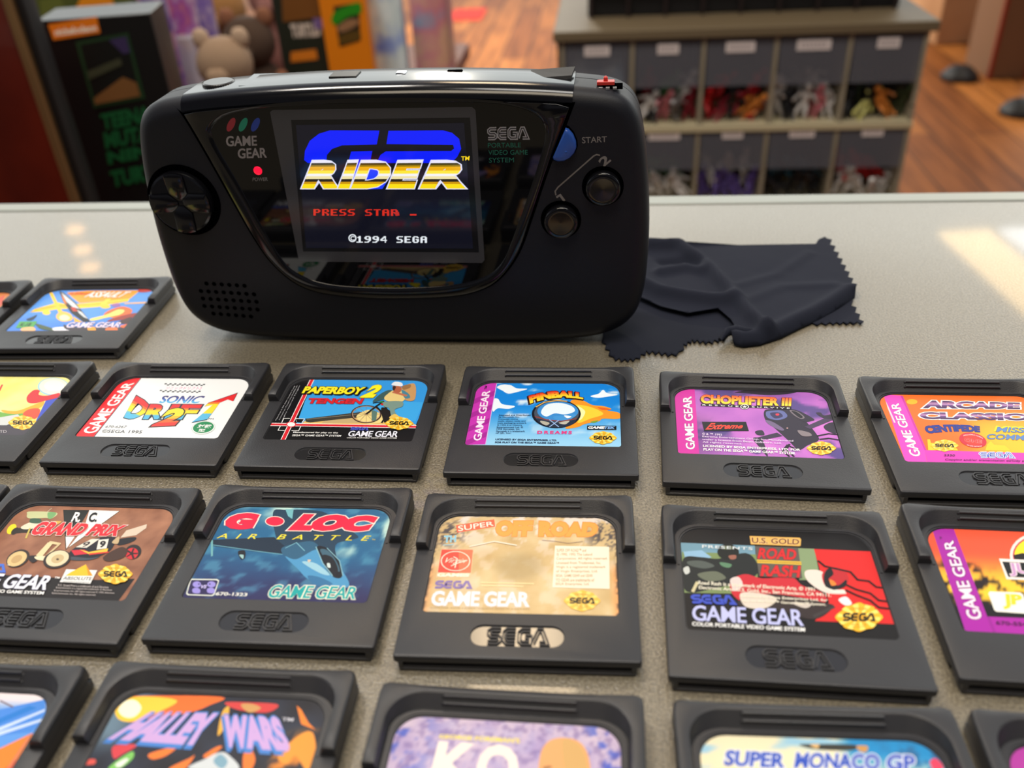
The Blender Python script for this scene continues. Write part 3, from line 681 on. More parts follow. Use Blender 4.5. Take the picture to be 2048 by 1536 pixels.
def art_gunship(A):              # violet sky, dark helicopter
    def f(x, y):
        c = mixc((150, 84, 176), (206, 120, 206), nz(x, y, .07, 2)); c = mixc(c, (64, 60, 120), sm(.52, .72, nz(x, y * 1.4, .07, 8)) * .8)
        return mixc(c, (40, 34, 60), sm(-8, -26, x) * .35 * sm(-12, -4, -y) + sm(19, 25, y) * .4 * sm(-18, 0, -abs(x - 4)))
    A.base(LABEL_OUT, f, 56, 40); A.crop(1290, 730, 470 / 2048)
    A.poly((204, 44, 158), (200, 200), (432, 205), (472, 772), (220, 780)); GG(A, WH, (357, 735), (328, 275), (405, 272), (437, 735), (.02, (120, 20, 90)))
    A.blobby((34, 26, 40), (780, 240), (900, 222), (1080, 230), (1320, 235), (1200, 258), (1040, 262), (900, 248))
    D = (44, 38, 54)
    A.line((50, 42, 60), .5, (860, 330), (1120, 300), (1500, 330), (1640, 350)) if False else None
    A.blobby(D, (1040, 400), (1110, 385), (1300, 390), (1410, 500), (1500, 610), (1510, 660), (1420, 700), (1340, 740), (1250, 660), (1140, 560), (1050, 480))
    A.blobby((96, 104, 160), (1055, 410), (1110, 398), (1200, 400), (1240, 450), (1160, 480), (1070, 460)); A.blobby((54, 50, 90), (1090, 420), (1170, 415), (1200, 450), (1130, 465)); A.blobby((216, 60, 80), (1140, 425), (1168, 425), (1165, 440), (1142, 440))
    A.blobby((110, 96, 130), (1050, 480), (1120, 500), (1210, 560), (1180, 570), (1080, 520)); A.blobby(D, (1250, 390), (1340, 400), (1470, 470), (1450, 490), (1370, 490))
    A.blobby((120, 110, 120), (1260, 395), (1330, 408), (1390, 455), (1360, 470), (1300, 440)); A.blobby((30, 26, 36), (1275, 402), (1325, 412), (1375, 453), (1345, 460))
    A.poly((70, 56, 84), (1390, 540), (1620, 440), (1650, 460), (1640, 480), (1440, 560)); A.blobby((50, 44, 60), (1490, 420), (1530, 415), (1560, 440), (1640, 430), (1660, 470), (1560, 465))
    A.blobby((50, 44, 60), (1560, 530), (1640, 500), (1680, 560), (1660, 600), (1580, 570)); A.poly((56, 46, 70), (950, 640), (1150, 590), (1200, 620), (1000, 660)); A.blobby((50, 44, 62), (960, 580), (1020, 570), (1040, 610), (980, 610)); A.blobby((50, 44, 62), (940, 640), (1010, 640), (1040, 690), (1070, 800), (1000, 720))
    for p in (((1260, 690), (1230, 740), (1300, 800)), ((1330, 740), (1240, 700), (1200, 750), (1260, 800)), ((1500, 620), (1600, 600), (1700, 610)), ((1520, 650), (1600, 640), (1720, 660))): A.line((26, 20, 32), .7, *p)
    A.blobby((130, 120, 126), (1330, 570), (1430, 590), (1450, 620), (1370, 620)); A.ell((190, 150, 150), 1240, 552, 8, 6)
    A.text(None, 'CHOPLIFTER III', (486, 258), (1278, 288), (1272, 362), (486, 336), .05, 0, edge=(.03, (70, 20, 40)), shift=(-6, 5, (60, 20, 40), .03), bands=[(0, (252, 214, 60)), (.3, (250, 180, 50)), (.55, (246, 140, 40)), (.78, (240, 100, 40))])
    A.poly(BK, (486, 340), (1276, 370), (1274, 388), (486, 358)); A.text(WH, 'RESCUE', (500, 344), (815, 357), (815, 368), (500, 355), .02, sp=1.8); A.text(WH, 'SURVIVE', (930, 362), (1262, 373), (1262, 384), (930, 373), .02, sp=1.6)
    A.ell(BK, 868, 366, 40, 23); A.ell(WH, 868, 366, 37, 21, 0, .82); A.poly(WH, *[(868 + (24 if k % 2 == 0 else 9) * math.sin(k * .628), 366 - (14 if k % 2 == 0 else 5) * math.cos(k * .628)) for k in range(10)])
    A.poly(BK, (496, 497), (880, 497), (905, 577), (516, 577)); A.text((236, 66, 50), 'Extreme', (560, 508), (862, 516), (846, 556), (524, 566), .03, .25)
    A.lines((226, 206, 236), ['© & ™ 1993', 'Extreme Entertainment Group, Inc. Manufactured', 'under a license from Beam Software, Ltd.', 'All rights reserved.'], 498, 1290, 592, 690, 4, .012, 40)
    A.lines(WH, ['LICENSED BY SEGA ENTERPRISES, LTD. FOR', 'PLAY ON THE SEGA™ GAME GEAR™ SYSTEM.'], 505, 1352, 697, 755, 4, .03, 36)
    A.seal(1536, 728, 122, 58)

def art_orange_titles(A):        # orange label with purple chrome lettering and a pink border
    A.base(LABEL_OUT, lambda x, y: mixc((250, 110, 30), (252, 190, 40), sm(-8, 16, x + 10 * nz(x, y, .08)) * sm(22, 0, y)))
    A.crop(1700, 740, 348 / 1980)
    A.poly((226, 70, 190), (380, 280), (575, 290), (850, 910), (880, 1080), (640, 1080)); A.poly((216, 60, 182), (850, 912), (2600, 960), (2700, 1120), (880, 1060))
    A.poly((196, 50, 160), (575, 292), (600, 292), (872, 912), (846, 912)); GG(A, WH, (690, 980), (456, 378), (552, 376), (815, 982), (.02, (160, 40, 130)))
    A.poly((240, 205, 214), (405, 350), (440, 420), (520, 600), (500, 600), (430, 440)); A.ell((252, 176, 30), 705, 362, 62, 30)
    A.poly((250, 200, 40), (880, 790), (910, 790), (920, 830), (1000, 830), (1010, 870), (1100, 880), (1200, 880), (1230, 915), (890, 912)); A.poly((250, 200, 40), (1560, 850), (1600, 810), (1640, 850), (1760, 860), (1830, 920), (1540, 915))
    CH = [(0, (70, 40, 90)), (.3, (110, 70, 130)), (.5, (196, 150, 196)), (.62, (150, 100, 150)), (.8, (80, 50, 100))]
    A.text(None, 'ARCADE', (840, 345), (1935, 372), (1935, 448), (825, 438), .06, 0, edge=(.07, WH), bands=CH); A.text(None, 'CLASSICS', (785, 478), (2120, 500), (2130, 580), (800, 560), .06, 0, edge=(.07, WH), bands=CH)
    A.text((36, 50, 140), 'CENTIPEDE', (835, 640), (1475, 640), (1480, 712), (880, 728), .06, arch=18, edge=(.02, (20, 30, 90)))
    A.text((90, 130, 190), 'MISSILE', (1670, 648), (2200, 668), (2200, 725), (1660, 706), .02, .1, edge=(.02, (60, 60, 60)), shift=(-14, -10, (252, 226, 40), .04)); A.text((90, 130, 190), 'COMMAND', (1560, 728), (2300, 752), (2300, 812), (1556, 788), .02, .1, edge=(.02, (60, 60, 60)))
    A.ell((200, 40, 60), 1398, 800, 158, 82, 12); A.ell((222, 60, 50), 1398, 800, 108, 55, 12); A.text(None, 'ONE', (1300, 778), (1500, 800), (1500, 838), (1310, 818), .03, 0, edge=(.02, (250, 190, 190)), bands=[(0, (216, 50, 50))])
    A.text((250, 210, 210), 'INCLUDES 2 GAMES', (1290, 742), (1510, 775), (1512, 788), (1292, 756), .02, arch=26); A.text((250, 210, 210), 'ON ONE CARTRIDGE', (1330, 848), (1500, 862), (1498, 874), (1328, 860), .02, arch=-10)
    A.seal(1075, 862, 150, 66, (246, 196, 50)); A.text((90, 20, 80), '2330', (1072, 958), (1196, 962), (1192, 986), (1066, 982), .02)
    A.logo((60, 90, 200), (1470, 938), (1850, 942), (1862, 1005), (1478, 998), .36, (240, 240, 250), WH)
    A.text((100, 14, 90), 'Copying and/or transmission strictly prohibited', (1082, 1010), (2200, 1030), (2200, 1056), (1078, 1036), .02)

def art_buggies(A):              # two model buggies on brown dirt
    A.base(LABEL_OUT, lambda x, y: mixc((120, 76, 56), (180, 126, 96), .25 * sm(-5, 25, y) + .75 * nz(x, y, .22, 4)), 64, 46); A.crop(0, 960, 420 / 1744)
    A.poly((26, 20, 20), (-800, 770), (60, 790), (820, 830), (1120, 820), (980, 1010), (-900, 960))
    A.poly((36, 38, 34), (528, 248), (742, 250), (640, 420), (545, 480)); A.poly((236, 236, 234), (742, 250), (994, 258), (560, 572), (700, 400)); A.poly((240, 240, 238), (538, 470), (620, 470), (545, 578)); A.line((40, 34, 30), .25, (528, 248), (548, 578), (994, 258))
    # far buggy
    A.blobby((44, 36, 30), (180, 390), (360, 350), (340, 430), (180, 440), (100, 445)); A.ell((236, 216, 40), 97, 408, 50, 30, -48); A.ell((44, 36, 30), 125, 425, 40, 22, -40)
    A.blobby((196, 200, 150), (225, 285), (250, 262), (470, 272), (430, 320), (380, 315), (240, 318)); A.blobby((120, 170, 110), (400, 270), (468, 275), (430, 320), (400, 318)); A.blobby((220, 214, 190), (175, 390), (260, 350), (330, 365), (290, 400), (200, 410)); A.blobby((60, 90, 70), (260, 320), (340, 325), (330, 360), (250, 355)); A.line((200, 190, 160), .25, (380, 275), (430, 235))
    A.line((200, 180, 90), .6, (215, 485), (250, 400)); A.blobby((220, 170, 80), (440, 345), (510, 345), (470, 370))
    # near buggy
    A.poly((214, 196, 176), (1050, 420), (1220, 368), (1215, 400), (1130, 460), (1000, 480)); A.blobby((30, 28, 34), (960, 500), (1120, 475), (1110, 510), (990, 545))
    A.ell((40, 34, 34), 1105, 600, 72, 60, -25); A.ell((206, 44, 54), 1095, 612, 54, 46, -25); A.ell((60, 34, 34), 1095, 612, 16, 14)
    for k in range(5): A.line((50, 30, 30), .6, (1095, 612), (1095 + 50 * math.cos(k * 1.257), 612 + 44 * math.sin(k * 1.257)))
    A.blobby((30, 30, 40), (580, 600), (700, 520), (830, 480), (960, 480), (930, 570), (860, 620), (740, 660), (600, 660)); A.poly((226, 220, 206), (630, 560), (760, 492), (830, 490), (720, 565)); A.poly((230, 226, 214), (820, 500), (905, 490), (885, 570), (802, 580))
    A.text((50, 40, 44), '9', (700, 520), (760, 510), (730, 556), (670, 560), .02); A.text((26, 24, 28), '9', (835, 508), (885, 505), (872, 562), (822, 566), .05)
    A.poly((206, 44, 60), (590, 585), (700, 580), (760, 612), (620, 628)); A.poly((236, 190, 60), (660, 578), (740, 600), (900, 570), (890, 600), (740, 618)); A.poly((216, 60, 50), (740, 612), (900, 596), (905, 606), (740, 626))
    A.blobby((66, 74, 84), (590, 640), (740, 650), (830, 640), (740, 668), (600, 668)); A.blobby((196, 170, 130), (930, 520), (990, 470), (980, 530)); A.blobby((70, 46, 36), (860, 640), (1000, 560), (1060, 590), (1020, 650), (900, 680))
    A.line((216, 196, 150), 1.0, (310, 640), (420, 520), (500, 535)); A.line((206, 184, 140), .8, (390, 630), (500, 530)); A.poly((226, 206, 160), (290, 640), (400, 520), (440, 530), (350, 640)); A.blobby((40, 34, 36), (230, 640), (300, 630), (320, 660), (270, 690))
    A.blobby((230, 214, 180), (290, 640), (380, 635), (370, 670), (310, 665))
    A.ell((50, 40, 36), 150, 655, 104, 66, -28); A.ell((216, 186, 130), 143, 658, 88, 54, -28); A.ell((190, 158, 106), 140, 660, 50, 28, -28)
    A.ell((44, 36, 34), 475, 662, 118, 74, -15); A.ell((222, 206, 170), 478, 655, 98, 62, -18); A.ell((196, 174, 130), 480, 658, 55, 34, -18); A.ell((90, 70, 50), 480, 662, 12, 9)
    A.text((212, 40, 52), 'GRAND PRIX', (325, 345), (1062, 378), (985, 472), (245, 460), .06, .2, edge=(.03, (240, 220, 214)))
    A.text(WH, 'R.', (620, 270), (700, 272), (660, 352), (588, 350), .03, .1); A.text(BK, 'C.', (755, 272), (825, 274), (800, 350), (730, 350), .03, .1)
    A.logo((70, 110, 210), (-260, 690), (62, 704), (40, 772), (-290, 760)); A.text(WH, '™', (62, 704), (82, 704), (80, 716), (60, 716))
    GG(A, (232, 234, 244), (-350, 765), (448, 800), (378, 918), (-430, 880), (.02, (120, 120, 150)), .1); A.text(WH, 'TM', (458, 806), (500, 808), (494, 824), (452, 822), .02)
    A.text(WH, 'COLOR PORTABLE VIDEO GAME SYSTEM', (-520, 890), (372, 930), (362, 956), (-535, 918), .03)
    A.poly((232, 232, 230), (552, 745), (810, 754), (752, 866), (498, 852)); A.poly((246, 190, 40), (715, 705), (772, 800), (545, 800), (590, 770)); A.poly((224, 150, 30), (715, 705), (772, 800), (735, 800)); A.text((40, 40, 60), 'ABSOLUTE', (535, 806), (770, 812), (758, 838), (520, 832), .01, edge=(.02, WH)); A.text((90, 90, 100), 'ENTERTAINMENT', (532, 844), (748, 852), (742, 862), (526, 854))
    A.lines((200, 190, 186), ['R.C. Grand Prix is a trademark of and Absolute', 'Entertainment is a registered trademark of Absolute', 'Entertainment, Inc. All rights reserved © 1992 Absolute', 'Entertainment, Inc. All rights reserved.'], 485, 985, 868, 960, -50, .0, 22)
    A.seal(960, 786, 136, 80)

def art_jet(A):                  # fighter above dark blue land
    def f(x, y):
        c = mixc((40, 36, 84), (30, 96, 140), sm(-14, 10, y + 6 * nz(x, y, .1, 1))); c = mixc(c, (80, 150, 180), sm(.5, .75, nz(x, y * 1.6, .16, 3)) * .6)
        return mixc(c, (196, 226, 214), sm(.42, .66, nz(x, y, .08, 11)) * sm(2, 16, x * .6 + y * .9 - 2) * .95)
    A.base(LABEL_OUT, f, 64, 46); A.crop(270, 960, 570 / 2048)
    A.blobby((30, 60, 84), (990, 240), (1100, 215), (1340, 225), (1450, 300), (1600, 400), (1560, 430), (1440, 470), (1460, 640), (1300, 480), (1060, 500)); A.poly((110, 176, 186), (1080, 210), (1140, 210), (1130, 280), (1100, 260)); A.poly((60, 110, 130), (940, 270), (1040, 280), (1010, 330), (940, 320))
    A.poly((20, 40, 60), (550, 430), (1000, 410), (1080, 480), (1060, 530), (900, 520), (560, 475)); A.line((100, 160, 180), .3, (545, 465), (900, 515), (1060, 535)); A.poly((110, 170, 176), (545, 430), (560, 432), (560, 545), (546, 550))
    A.blobby((44, 92, 124), (1050, 500), (1100, 470), (1260, 440), (1320, 490), (1230, 550), (1150, 575), (1080, 550)); A.line((120, 180, 196), .25, (1080, 490), (1160, 450), (1220, 510))
    A.blobby((74, 146, 192), (1080, 550), (1160, 570), (1300, 500), (1380, 540), (1480, 640), (1540, 750), (1480, 780), (1350, 750), (1240, 710), (1170, 640)); A.blobby((50, 110, 156), (1240, 690), (1330, 700), (1420, 750), (1300, 760)); A.blobby((150, 196, 214), (1200, 590), (1300, 600), (1400, 680), (1330, 670))
    A.blobby((16, 22, 34), (1305, 485), (1380, 490), (1460, 570), (1490, 690), (1430, 700), (1360, 620)); A.blobby((60, 96, 116), (1330, 505), (1390, 510), (1450, 590), (1470, 660), (1400, 610)); A.blobby((20, 26, 36), (1350, 540), (1420, 560), (1460, 650), (1420, 680), (1370, 610)); A.blobby((200, 216, 214), (1380, 600), (1400, 600), (1405, 630), (1385, 628)); A.line((130, 180, 196), .3, (1300, 480), (1350, 600), (1420, 690)); A.line((130, 180, 196), .25, (1380, 490), (1470, 580), (1495, 690))
    A.blobby((24, 26, 36), (740, 515), (790, 510), (790, 560), (760, 570)); A.blobby((150, 190, 190), (750, 540), (780, 540), (775, 568)); A.blobby((210, 190, 170), (1240, 575), (1265, 575), (1250, 595))
    A.line((150, 196, 210), .4, (1460, 640), (1600, 880)) if False else None
    ED = (.035, (246, 226, 214))
    A.text((222, 26, 66), 'G', (660, 238), (900, 238), (880, 358), (640, 356), .1, .2, edge=ED); A.ell((246, 226, 214), 1005, 298, 70, 37); A.ell((222, 26, 66), 1005, 298, 64, 32)
    A.text((222, 26, 66), 'LOC', (1170, 242), (1752, 258), (1712, 374), (1090, 366), .1, .2, edge=ED)
    A.text((236, 222, 60), 'AIR BATTLE', (610, 386), (1700, 402), (1672, 438), (585, 420), .005, .1, sp=2.0); A.text((236, 222, 60), 'TM', (1705, 425), (1728, 427), (1724, 436), (1700, 434))
    rr = [(405, 712), (590, 714), (606, 724), (572, 826), (556, 836), (380, 830), (368, 818), (396, 720)]
    A.poly((226, 232, 220), *rr); A.poly((40, 32, 80), *[(x + (487 - x) * .07, y + (773 - y) * .12) for x, y in rr])
    for cx, ex in ((445, 460), (550, 538)): A.ell((150, 140, 216), cx, 752, 30, 22); A.ell((40, 32, 80), ex, 750, 6, 5); A.blobby((150, 140, 216), (cx - 30, 785), (cx, 776), (cx + 24, 790), (cx + 18, 815), (cx - 26, 812))
    A.text((200, 190, 240), 'VS', (478, 756), (520, 757), (510, 782), (468, 780), .04, .1); A.text((226, 226, 220), '670-1323', (585, 806), (812, 814), (804, 838), (576, 832), .03)
    GG(A, (20, 160, 160), (985, 755), (1602, 770), (1578, 860), (948, 848), (.045, (236, 236, 216)), .12)

def art_glare_washed(A):                # scuffed beige label, warm lamp glare put into its ink colours
    def f(x, y):
        c = mixc((188, 156, 102), (218, 194, 148), nz(x, y, .14, 6)); c = mixc(c, (226, 214, 206), sm(.54, .66, nz(x, y, .2, 15)) * (.3 + .6 * sm(6, 24, y)))
        c = mixc(c, (150, 128, 84), .55 * sm(10, 4, math.hypot(x + 1.5, (y - 3) * 1.2))); c = mixc(c, (236, 150, 80), .7 * sm(25, 28, x) * sm(6, 2, y)); c = mixc(c, (236, 150, 90), .5 * sm(-25, -28, x) * sm(5, 2, y))
        e = min(28 - abs(x), y + 15.2 + 1, 25.5 - y); corner = sm(9, 2, math.hypot(abs(x) - 25, y - 17)) * sm(.46, .56, nz(x, y, .9, 31))
        return mixc(mixc(c, (60, 56, 66), corner * .9), (70, 50, 40), sm(1.0, .2, e) * sm(.5, .56, nz(x, y, .8, 41)))
    A.base(LABEL_OUT, f, 90, 66); A.crop(770, 970, 540 / 2048)
    A.poly((222, 96, 66), (538, 306), (828, 260), (836, 316), (548, 362)); A.text((250, 236, 220), 'SUPER', (552, 310), (820, 274), (826, 308), (556, 352), .01)
    for t, a in (('OFF', ((845, 270), (1125, 270), (1110, 392), (835, 388))), ('ROAD', ((1170, 272), (1625, 285), (1600, 394), (1165, 392)))): A.text((238, 160, 70), t, *a, .07, edge=(.035, (232, 140, 60)))
    A.text((130, 190, 214), '卍'[0:0] + 'TH', (450, 385), (540, 382), (538, 432), (446, 438), .03, edge=(.02, (200, 220, 220))); A.line((150, 196, 210), .35, (440, 456), (525, 452))
    A.poly((240, 190, 150), (428, 488), (672, 488), (650, 700), (388, 700)); A.poly((216, 70, 56), (430, 490), (655, 492), (648, 668), (400, 664)); A.poly((226, 110, 76), (560, 490), (668, 492), (650, 668), (560, 668))
    A.ell((250, 226, 206), 535, 578, 112, 76, 0, .93, 40); A.text((250, 226, 206), 'Virgin', (470, 552), (625, 560), (600, 602), (450, 600), .0, .4); A.line((250, 226, 206), .3, (500, 615), (560, 590), (625, 572)); A.line((250, 226, 206), .3, (530, 630), (548, 560), (520, 545))
    A.text((246, 236, 214), 'GAMES', (402, 668), (645, 672), (636, 698), (392, 696), .05)
    A.logo((130, 110, 170), (388, 726), (660, 730), (655, 788), (372, 784), .36); GG(A, (236, 230, 240), (362, 805), (1098, 815), (1092, 926), (348, 916), (.03, (214, 200, 190)))
    A.line((236, 216, 160), .4, (730, 742), (1130, 750)); A.line((236, 216, 160), .35, (730, 765), (1050, 772))
    A.poly((240, 228, 204), (1290, 462), (1700, 470), (1704, 790), (1270, 778)); A.lines((176, 140, 96), ['SUPER OFF ROAD™ and', '© 1990, 1992 The Leland', 'Corporation. All rights reserved.', 'Licensed from Tradewest, Inc.', 'Virgin is a registered trademark', 'of Virgin Enterprises, Ltd.', 'SEGA, GAME GEAR and GEAR', 'TO GEAR are trademarks of', 'SEGA Enterprises, Ltd.'], 1302, 1690, 484, 775, -10, .012)
    A.seal(1495, 880, 132, 78, (232, 184, 70), (246, 214, 110)); A.line((236, 220, 200), .5, (640, 470), (830, 430), (1000, 460)); A.line((120, 90, 100), .15, (1190, 420), (1300, 430), (1390, 445), (1500, 430))
    A.text((150, 120, 80), 'COLOR PORTABLE VIDEO GAME SYSTEM', (345, 928), (1095, 940), (1094, 948), (342, 936))

def art_racers(A):               # black label, motorcycle racers, red block
    A.base(LABEL_OUT, lambda x, y: (16, 13, 13)); A.crop(1310, 990, 580 / 2048)
    A.poly((110, 150, 170), (150, 335), (705, 358), (720, 520), (200, 520)); A.poly((130, 150, 110), (1005, 375), (1125, 380), (1170, 600), (1020, 600)); A.poly((120, 140, 90), (190, 400), (720, 420), (730, 700), (190, 690))
    A.poly((140, 180, 210), (200, 400), (330, 390), (400, 440), (300, 470), (220, 470)); A.poly((214, 36, 34), (1122, 382), (1600, 402), (1760, 915), (1130, 890), (1230, 760)); 
    # rider in black
    A.blobby((30, 34, 34), (200, 450), (330, 440), (450, 450), (640, 410), (720, 480), (720, 560), (600, 620), (420, 660), (260, 690), (200, 640)); A.blobby((22, 26, 22), (440, 400), (470, 355), (540, 350), (590, 390), (580, 440), (520, 460), (460, 440)); A.blobby((150, 96, 80), (520, 430), (570, 425), (570, 450), (535, 455)); A.blobby((90, 100, 60), (470, 365), (530, 360), (560, 380), (490, 385))
    A.blobby((90, 130, 100), (460, 475), (540, 490), (520, 515), (470, 500)); A.blobby((196, 200, 196), (200, 520), (235, 505), (245, 545), (215, 560)); A.blobby((80, 88, 84), (230, 470), (330, 465), (420, 500), (350, 520), (250, 500)); A.blobby((100, 106, 90), (300, 560), (430, 540), (500, 590), (380, 610)); A.poly((200, 190, 150), (255, 680), (290, 610), (310, 620), (275, 690))
    # rider in red
    A.blobby((196, 40, 52), (540, 600), (640, 560), (760, 590), (960, 580), (1040, 640), (1180, 690), (1200, 760), (1000, 800), (760, 800), (620, 760), (540, 690)); A.blobby((216, 200, 196), (530, 600), (590, 580), (620, 640), (560, 680)); A.blobby((226, 210, 200), (1060, 540), (1140, 530), (1200, 560), (1210, 640), (1330, 680), (1340, 700), (1200, 690), (1080, 610))
    A.blobby((50, 40, 40), (600, 740), (800, 700), (1000, 720), (1190, 760), (1260, 790), (1120, 880), (860, 810), (620, 790)); A.blobby((216, 204, 190), (600, 700), (700, 690), (860, 730), (780, 800), (640, 790)); A.poly((60, 54, 54), (1110, 850), (1260, 782), (1275, 795), (1130, 870)); A.blobby((200, 190, 180), (960, 760), (1100, 770), (1060, 800))
    A.blobby((186, 40, 46), (1180, 560), (1240, 512), (1330, 530), (1368, 590), (1345, 640), (1260, 670), (1200, 640)); A.blobby((24, 24, 28), (1195, 560), (1235, 515), (1260, 560), (1225, 600), (1290, 640), (1350, 600), (1340, 650), (1250, 672), (1200, 640)); A.blobby((232, 130, 50), (1232, 600), (1262, 610), (1280, 635), (1245, 640)); A.blobby((226, 220, 210), (1180, 640), (1260, 672), (1330, 670), (1340, 695), (1260, 690)); A.blobby((226, 226, 226), (1295, 740), (1350, 720), (1390, 770), (1340, 780))
    for y in (0, 62, 118): A.line((20, 12, 12), .7, (1150 + y * 1.6, 465 + y), (1200 + y * 1.6, 505 + y), (1380, 545 + y * 1.1), (1430 + y * .2, 600 + y), (1510 + y * .2, 610 + y), (1560 + y * .3, 650 + y), (1625 + y * .4, 660 + y + y * .1)) if y == 0 else A.line((20, 12, 12), .7, (1345, 590 + y * .7), (1420, 625 + y * .7), (1520, 640 + y * .9), (1580, 690 + y * .9), (1650 + y * .15, 700 + y * .9))
    A.poly((90, 84, 78), (705, 362), (1010, 374), (1040, 590), (735, 578)); A.text((206, 36, 40), 'ROAD', (735, 374), (1000, 384), (996, 462), (722, 452), .04, .05, edge=(.02, (60, 20, 20))); A.poly((220, 180, 60), (718, 458), (1032, 472), (1034, 496), (722, 482)); A.line((90, 70, 20), .2, (720, 470), (1032, 484)); A.text((206, 36, 40), 'RASH', (752, 494), (1030, 502), (1024, 586), (742, 576), .04, .05, edge=(.02, (60, 20, 20)))
    A.poly((226, 176, 90), (668, 292), (1020, 304), (1032, 316), (1028, 360), (1018, 364), (676, 350)); A.text((120, 60, 30), 'U.S. GOLD', (682, 302), (1020, 314), (1018, 354), (684, 342), .03, edge=(.03, (250, 220, 160))); A.text((214, 222, 226), 'PRESENTS', (332, 354), (690, 372), (688, 392), (332, 376), .02, sp=1.15)
    A.lines((232, 226, 206), ['Road Rash is a trademark of Electronic Arts. © 1991', 'Electronic Arts. U.S. Gold, Inc., San Francisco, CA 94111.'], 305, 1240, 606, 678, 4, .02, 56); A.lines((232, 226, 206), ['Licensed by Sega Enterprises Ltd. for', 'play on the Sega™ Game Gear™ System.'], 608, 1220, 706, 768, 4, .02, 30)
    A.logo((60, 80, 190), (252, 706), (552, 712), (572, 778), (258, 766), .36); GG(A, (186, 190, 236), (262, 780), (1040, 812), (1052, 930), (262, 890)); A.text(WH, 'COLOR PORTABLE VIDEO GAME SYSTEM', (262, 898), (1058, 940), (1058, 968), (262, 926), .03)
    A.seal(1440, 866, 160, 98)

def art_sunset(A):               # orange sunset behind dark palms, purple border
    def f(x, y):
        c = mixc((250, 200, 50), (232, 84, 50), sm(2, 16, y)); c = mixc(c, (30, 14, 16), sm(.44, .54, nz(x, y, .22, 7)) * sm(13, 7, y + 3 * math.sin(x * .35)))
        return mixc(c, (16, 10, 12), sm(-2, -7, y))
    A.base(LABEL_OUT, f, 64, 46); A.crop(1780, 990, 268 / 957)
    A.poly((164, 30, 160), (300, 240), (455, 244), (695, 870), (740, 1010), (540, 980)); A.poly((166, 32, 160), (690, 868), (2200, 930), (2300, 1070), (720, 990))
    A.poly((150, 26, 146), (690, 868), (712, 868), (760, 985), (735, 985)); GG(A, (240, 220, 236), (560, 890), (376, 328), (450, 324), (665, 886), (.03, (90, 20, 90))); A.text(BK, '™', (358, 318), (352, 300), (368, 298), (374, 314))
    A.ell((240, 226, 216), 1060, 430, 205, 160); A.ell((196, 40, 70), 1060, 430, 184, 140); A.ell((250, 224, 40), 1060, 430, 172, 130); A.poly((24, 14, 14), (880, 430), (940, 415), (1000, 420), (1240, 440), (1240, 580), (900, 500))
    A.poly((240, 232, 224), (778, 455), (1500, 490), (1540, 630), (832, 602)); A.poly(BK, (800, 476), (1480, 508), (1514, 612), (845, 586)); A.text((196, 150, 196), 'JURASSIC', (840, 485), (1470, 510), (1490, 600), (862, 580), .03, edge=(.04, (240, 226, 230)))
    A.poly((236, 236, 226), (712, 690), (930, 698), (950, 712), (990, 850), (760, 834), (744, 822), (702, 704)); A.text((232, 208, 50), 'JP', (800, 705), (940, 712), (955, 795), (810, 820), .06)
    A.text((70, 10, 66), '670-5546', (752, 898), (1010, 912), (1016, 942), (758, 928), .03)

def art_blue_streaks(A):         # blue streaks over orange
    A.base(LABEL_OUT, lambda x, y: mixc((232, 220, 224), (90, 150, 226), sm(24, 19, y))); A.crop(0, 1310, 220 / 1495)
    A.poly((70, 134, 220), (-1600, 1260), (-1600, 900), (0, 740), (620, 600), (620, 900), (420, 1050))
    for y in (0, 120): A.poly((196, 214, 244), (-900, 1100 + y * .4), (0, 980 + y * .5), (620, 730 + y), (600, 770 + y), (0, 1030 + y * .5), (-900, 1140 + y * .4))
    A.poly((34, 120, 206), (-900, 1010), (0, 860), (400, 690), (500, 720), (0, 930), (-900, 1080)); A.poly((244, 130, 40), (-1600, 1400), (0, 1270), (440, 1060), (420, 1600), (-1600, 2600)); A.poly((222, 84, 40), (-1600, 1700), (0, 1600), (380, 1300), (300, 2400), (-1600, 2600)); A.line((200, 120, 90), .6, (420, 1080), (120, 1536), (-100, 1900)); A.line((120, 100, 110), .4, (0, 620), (180, 710))

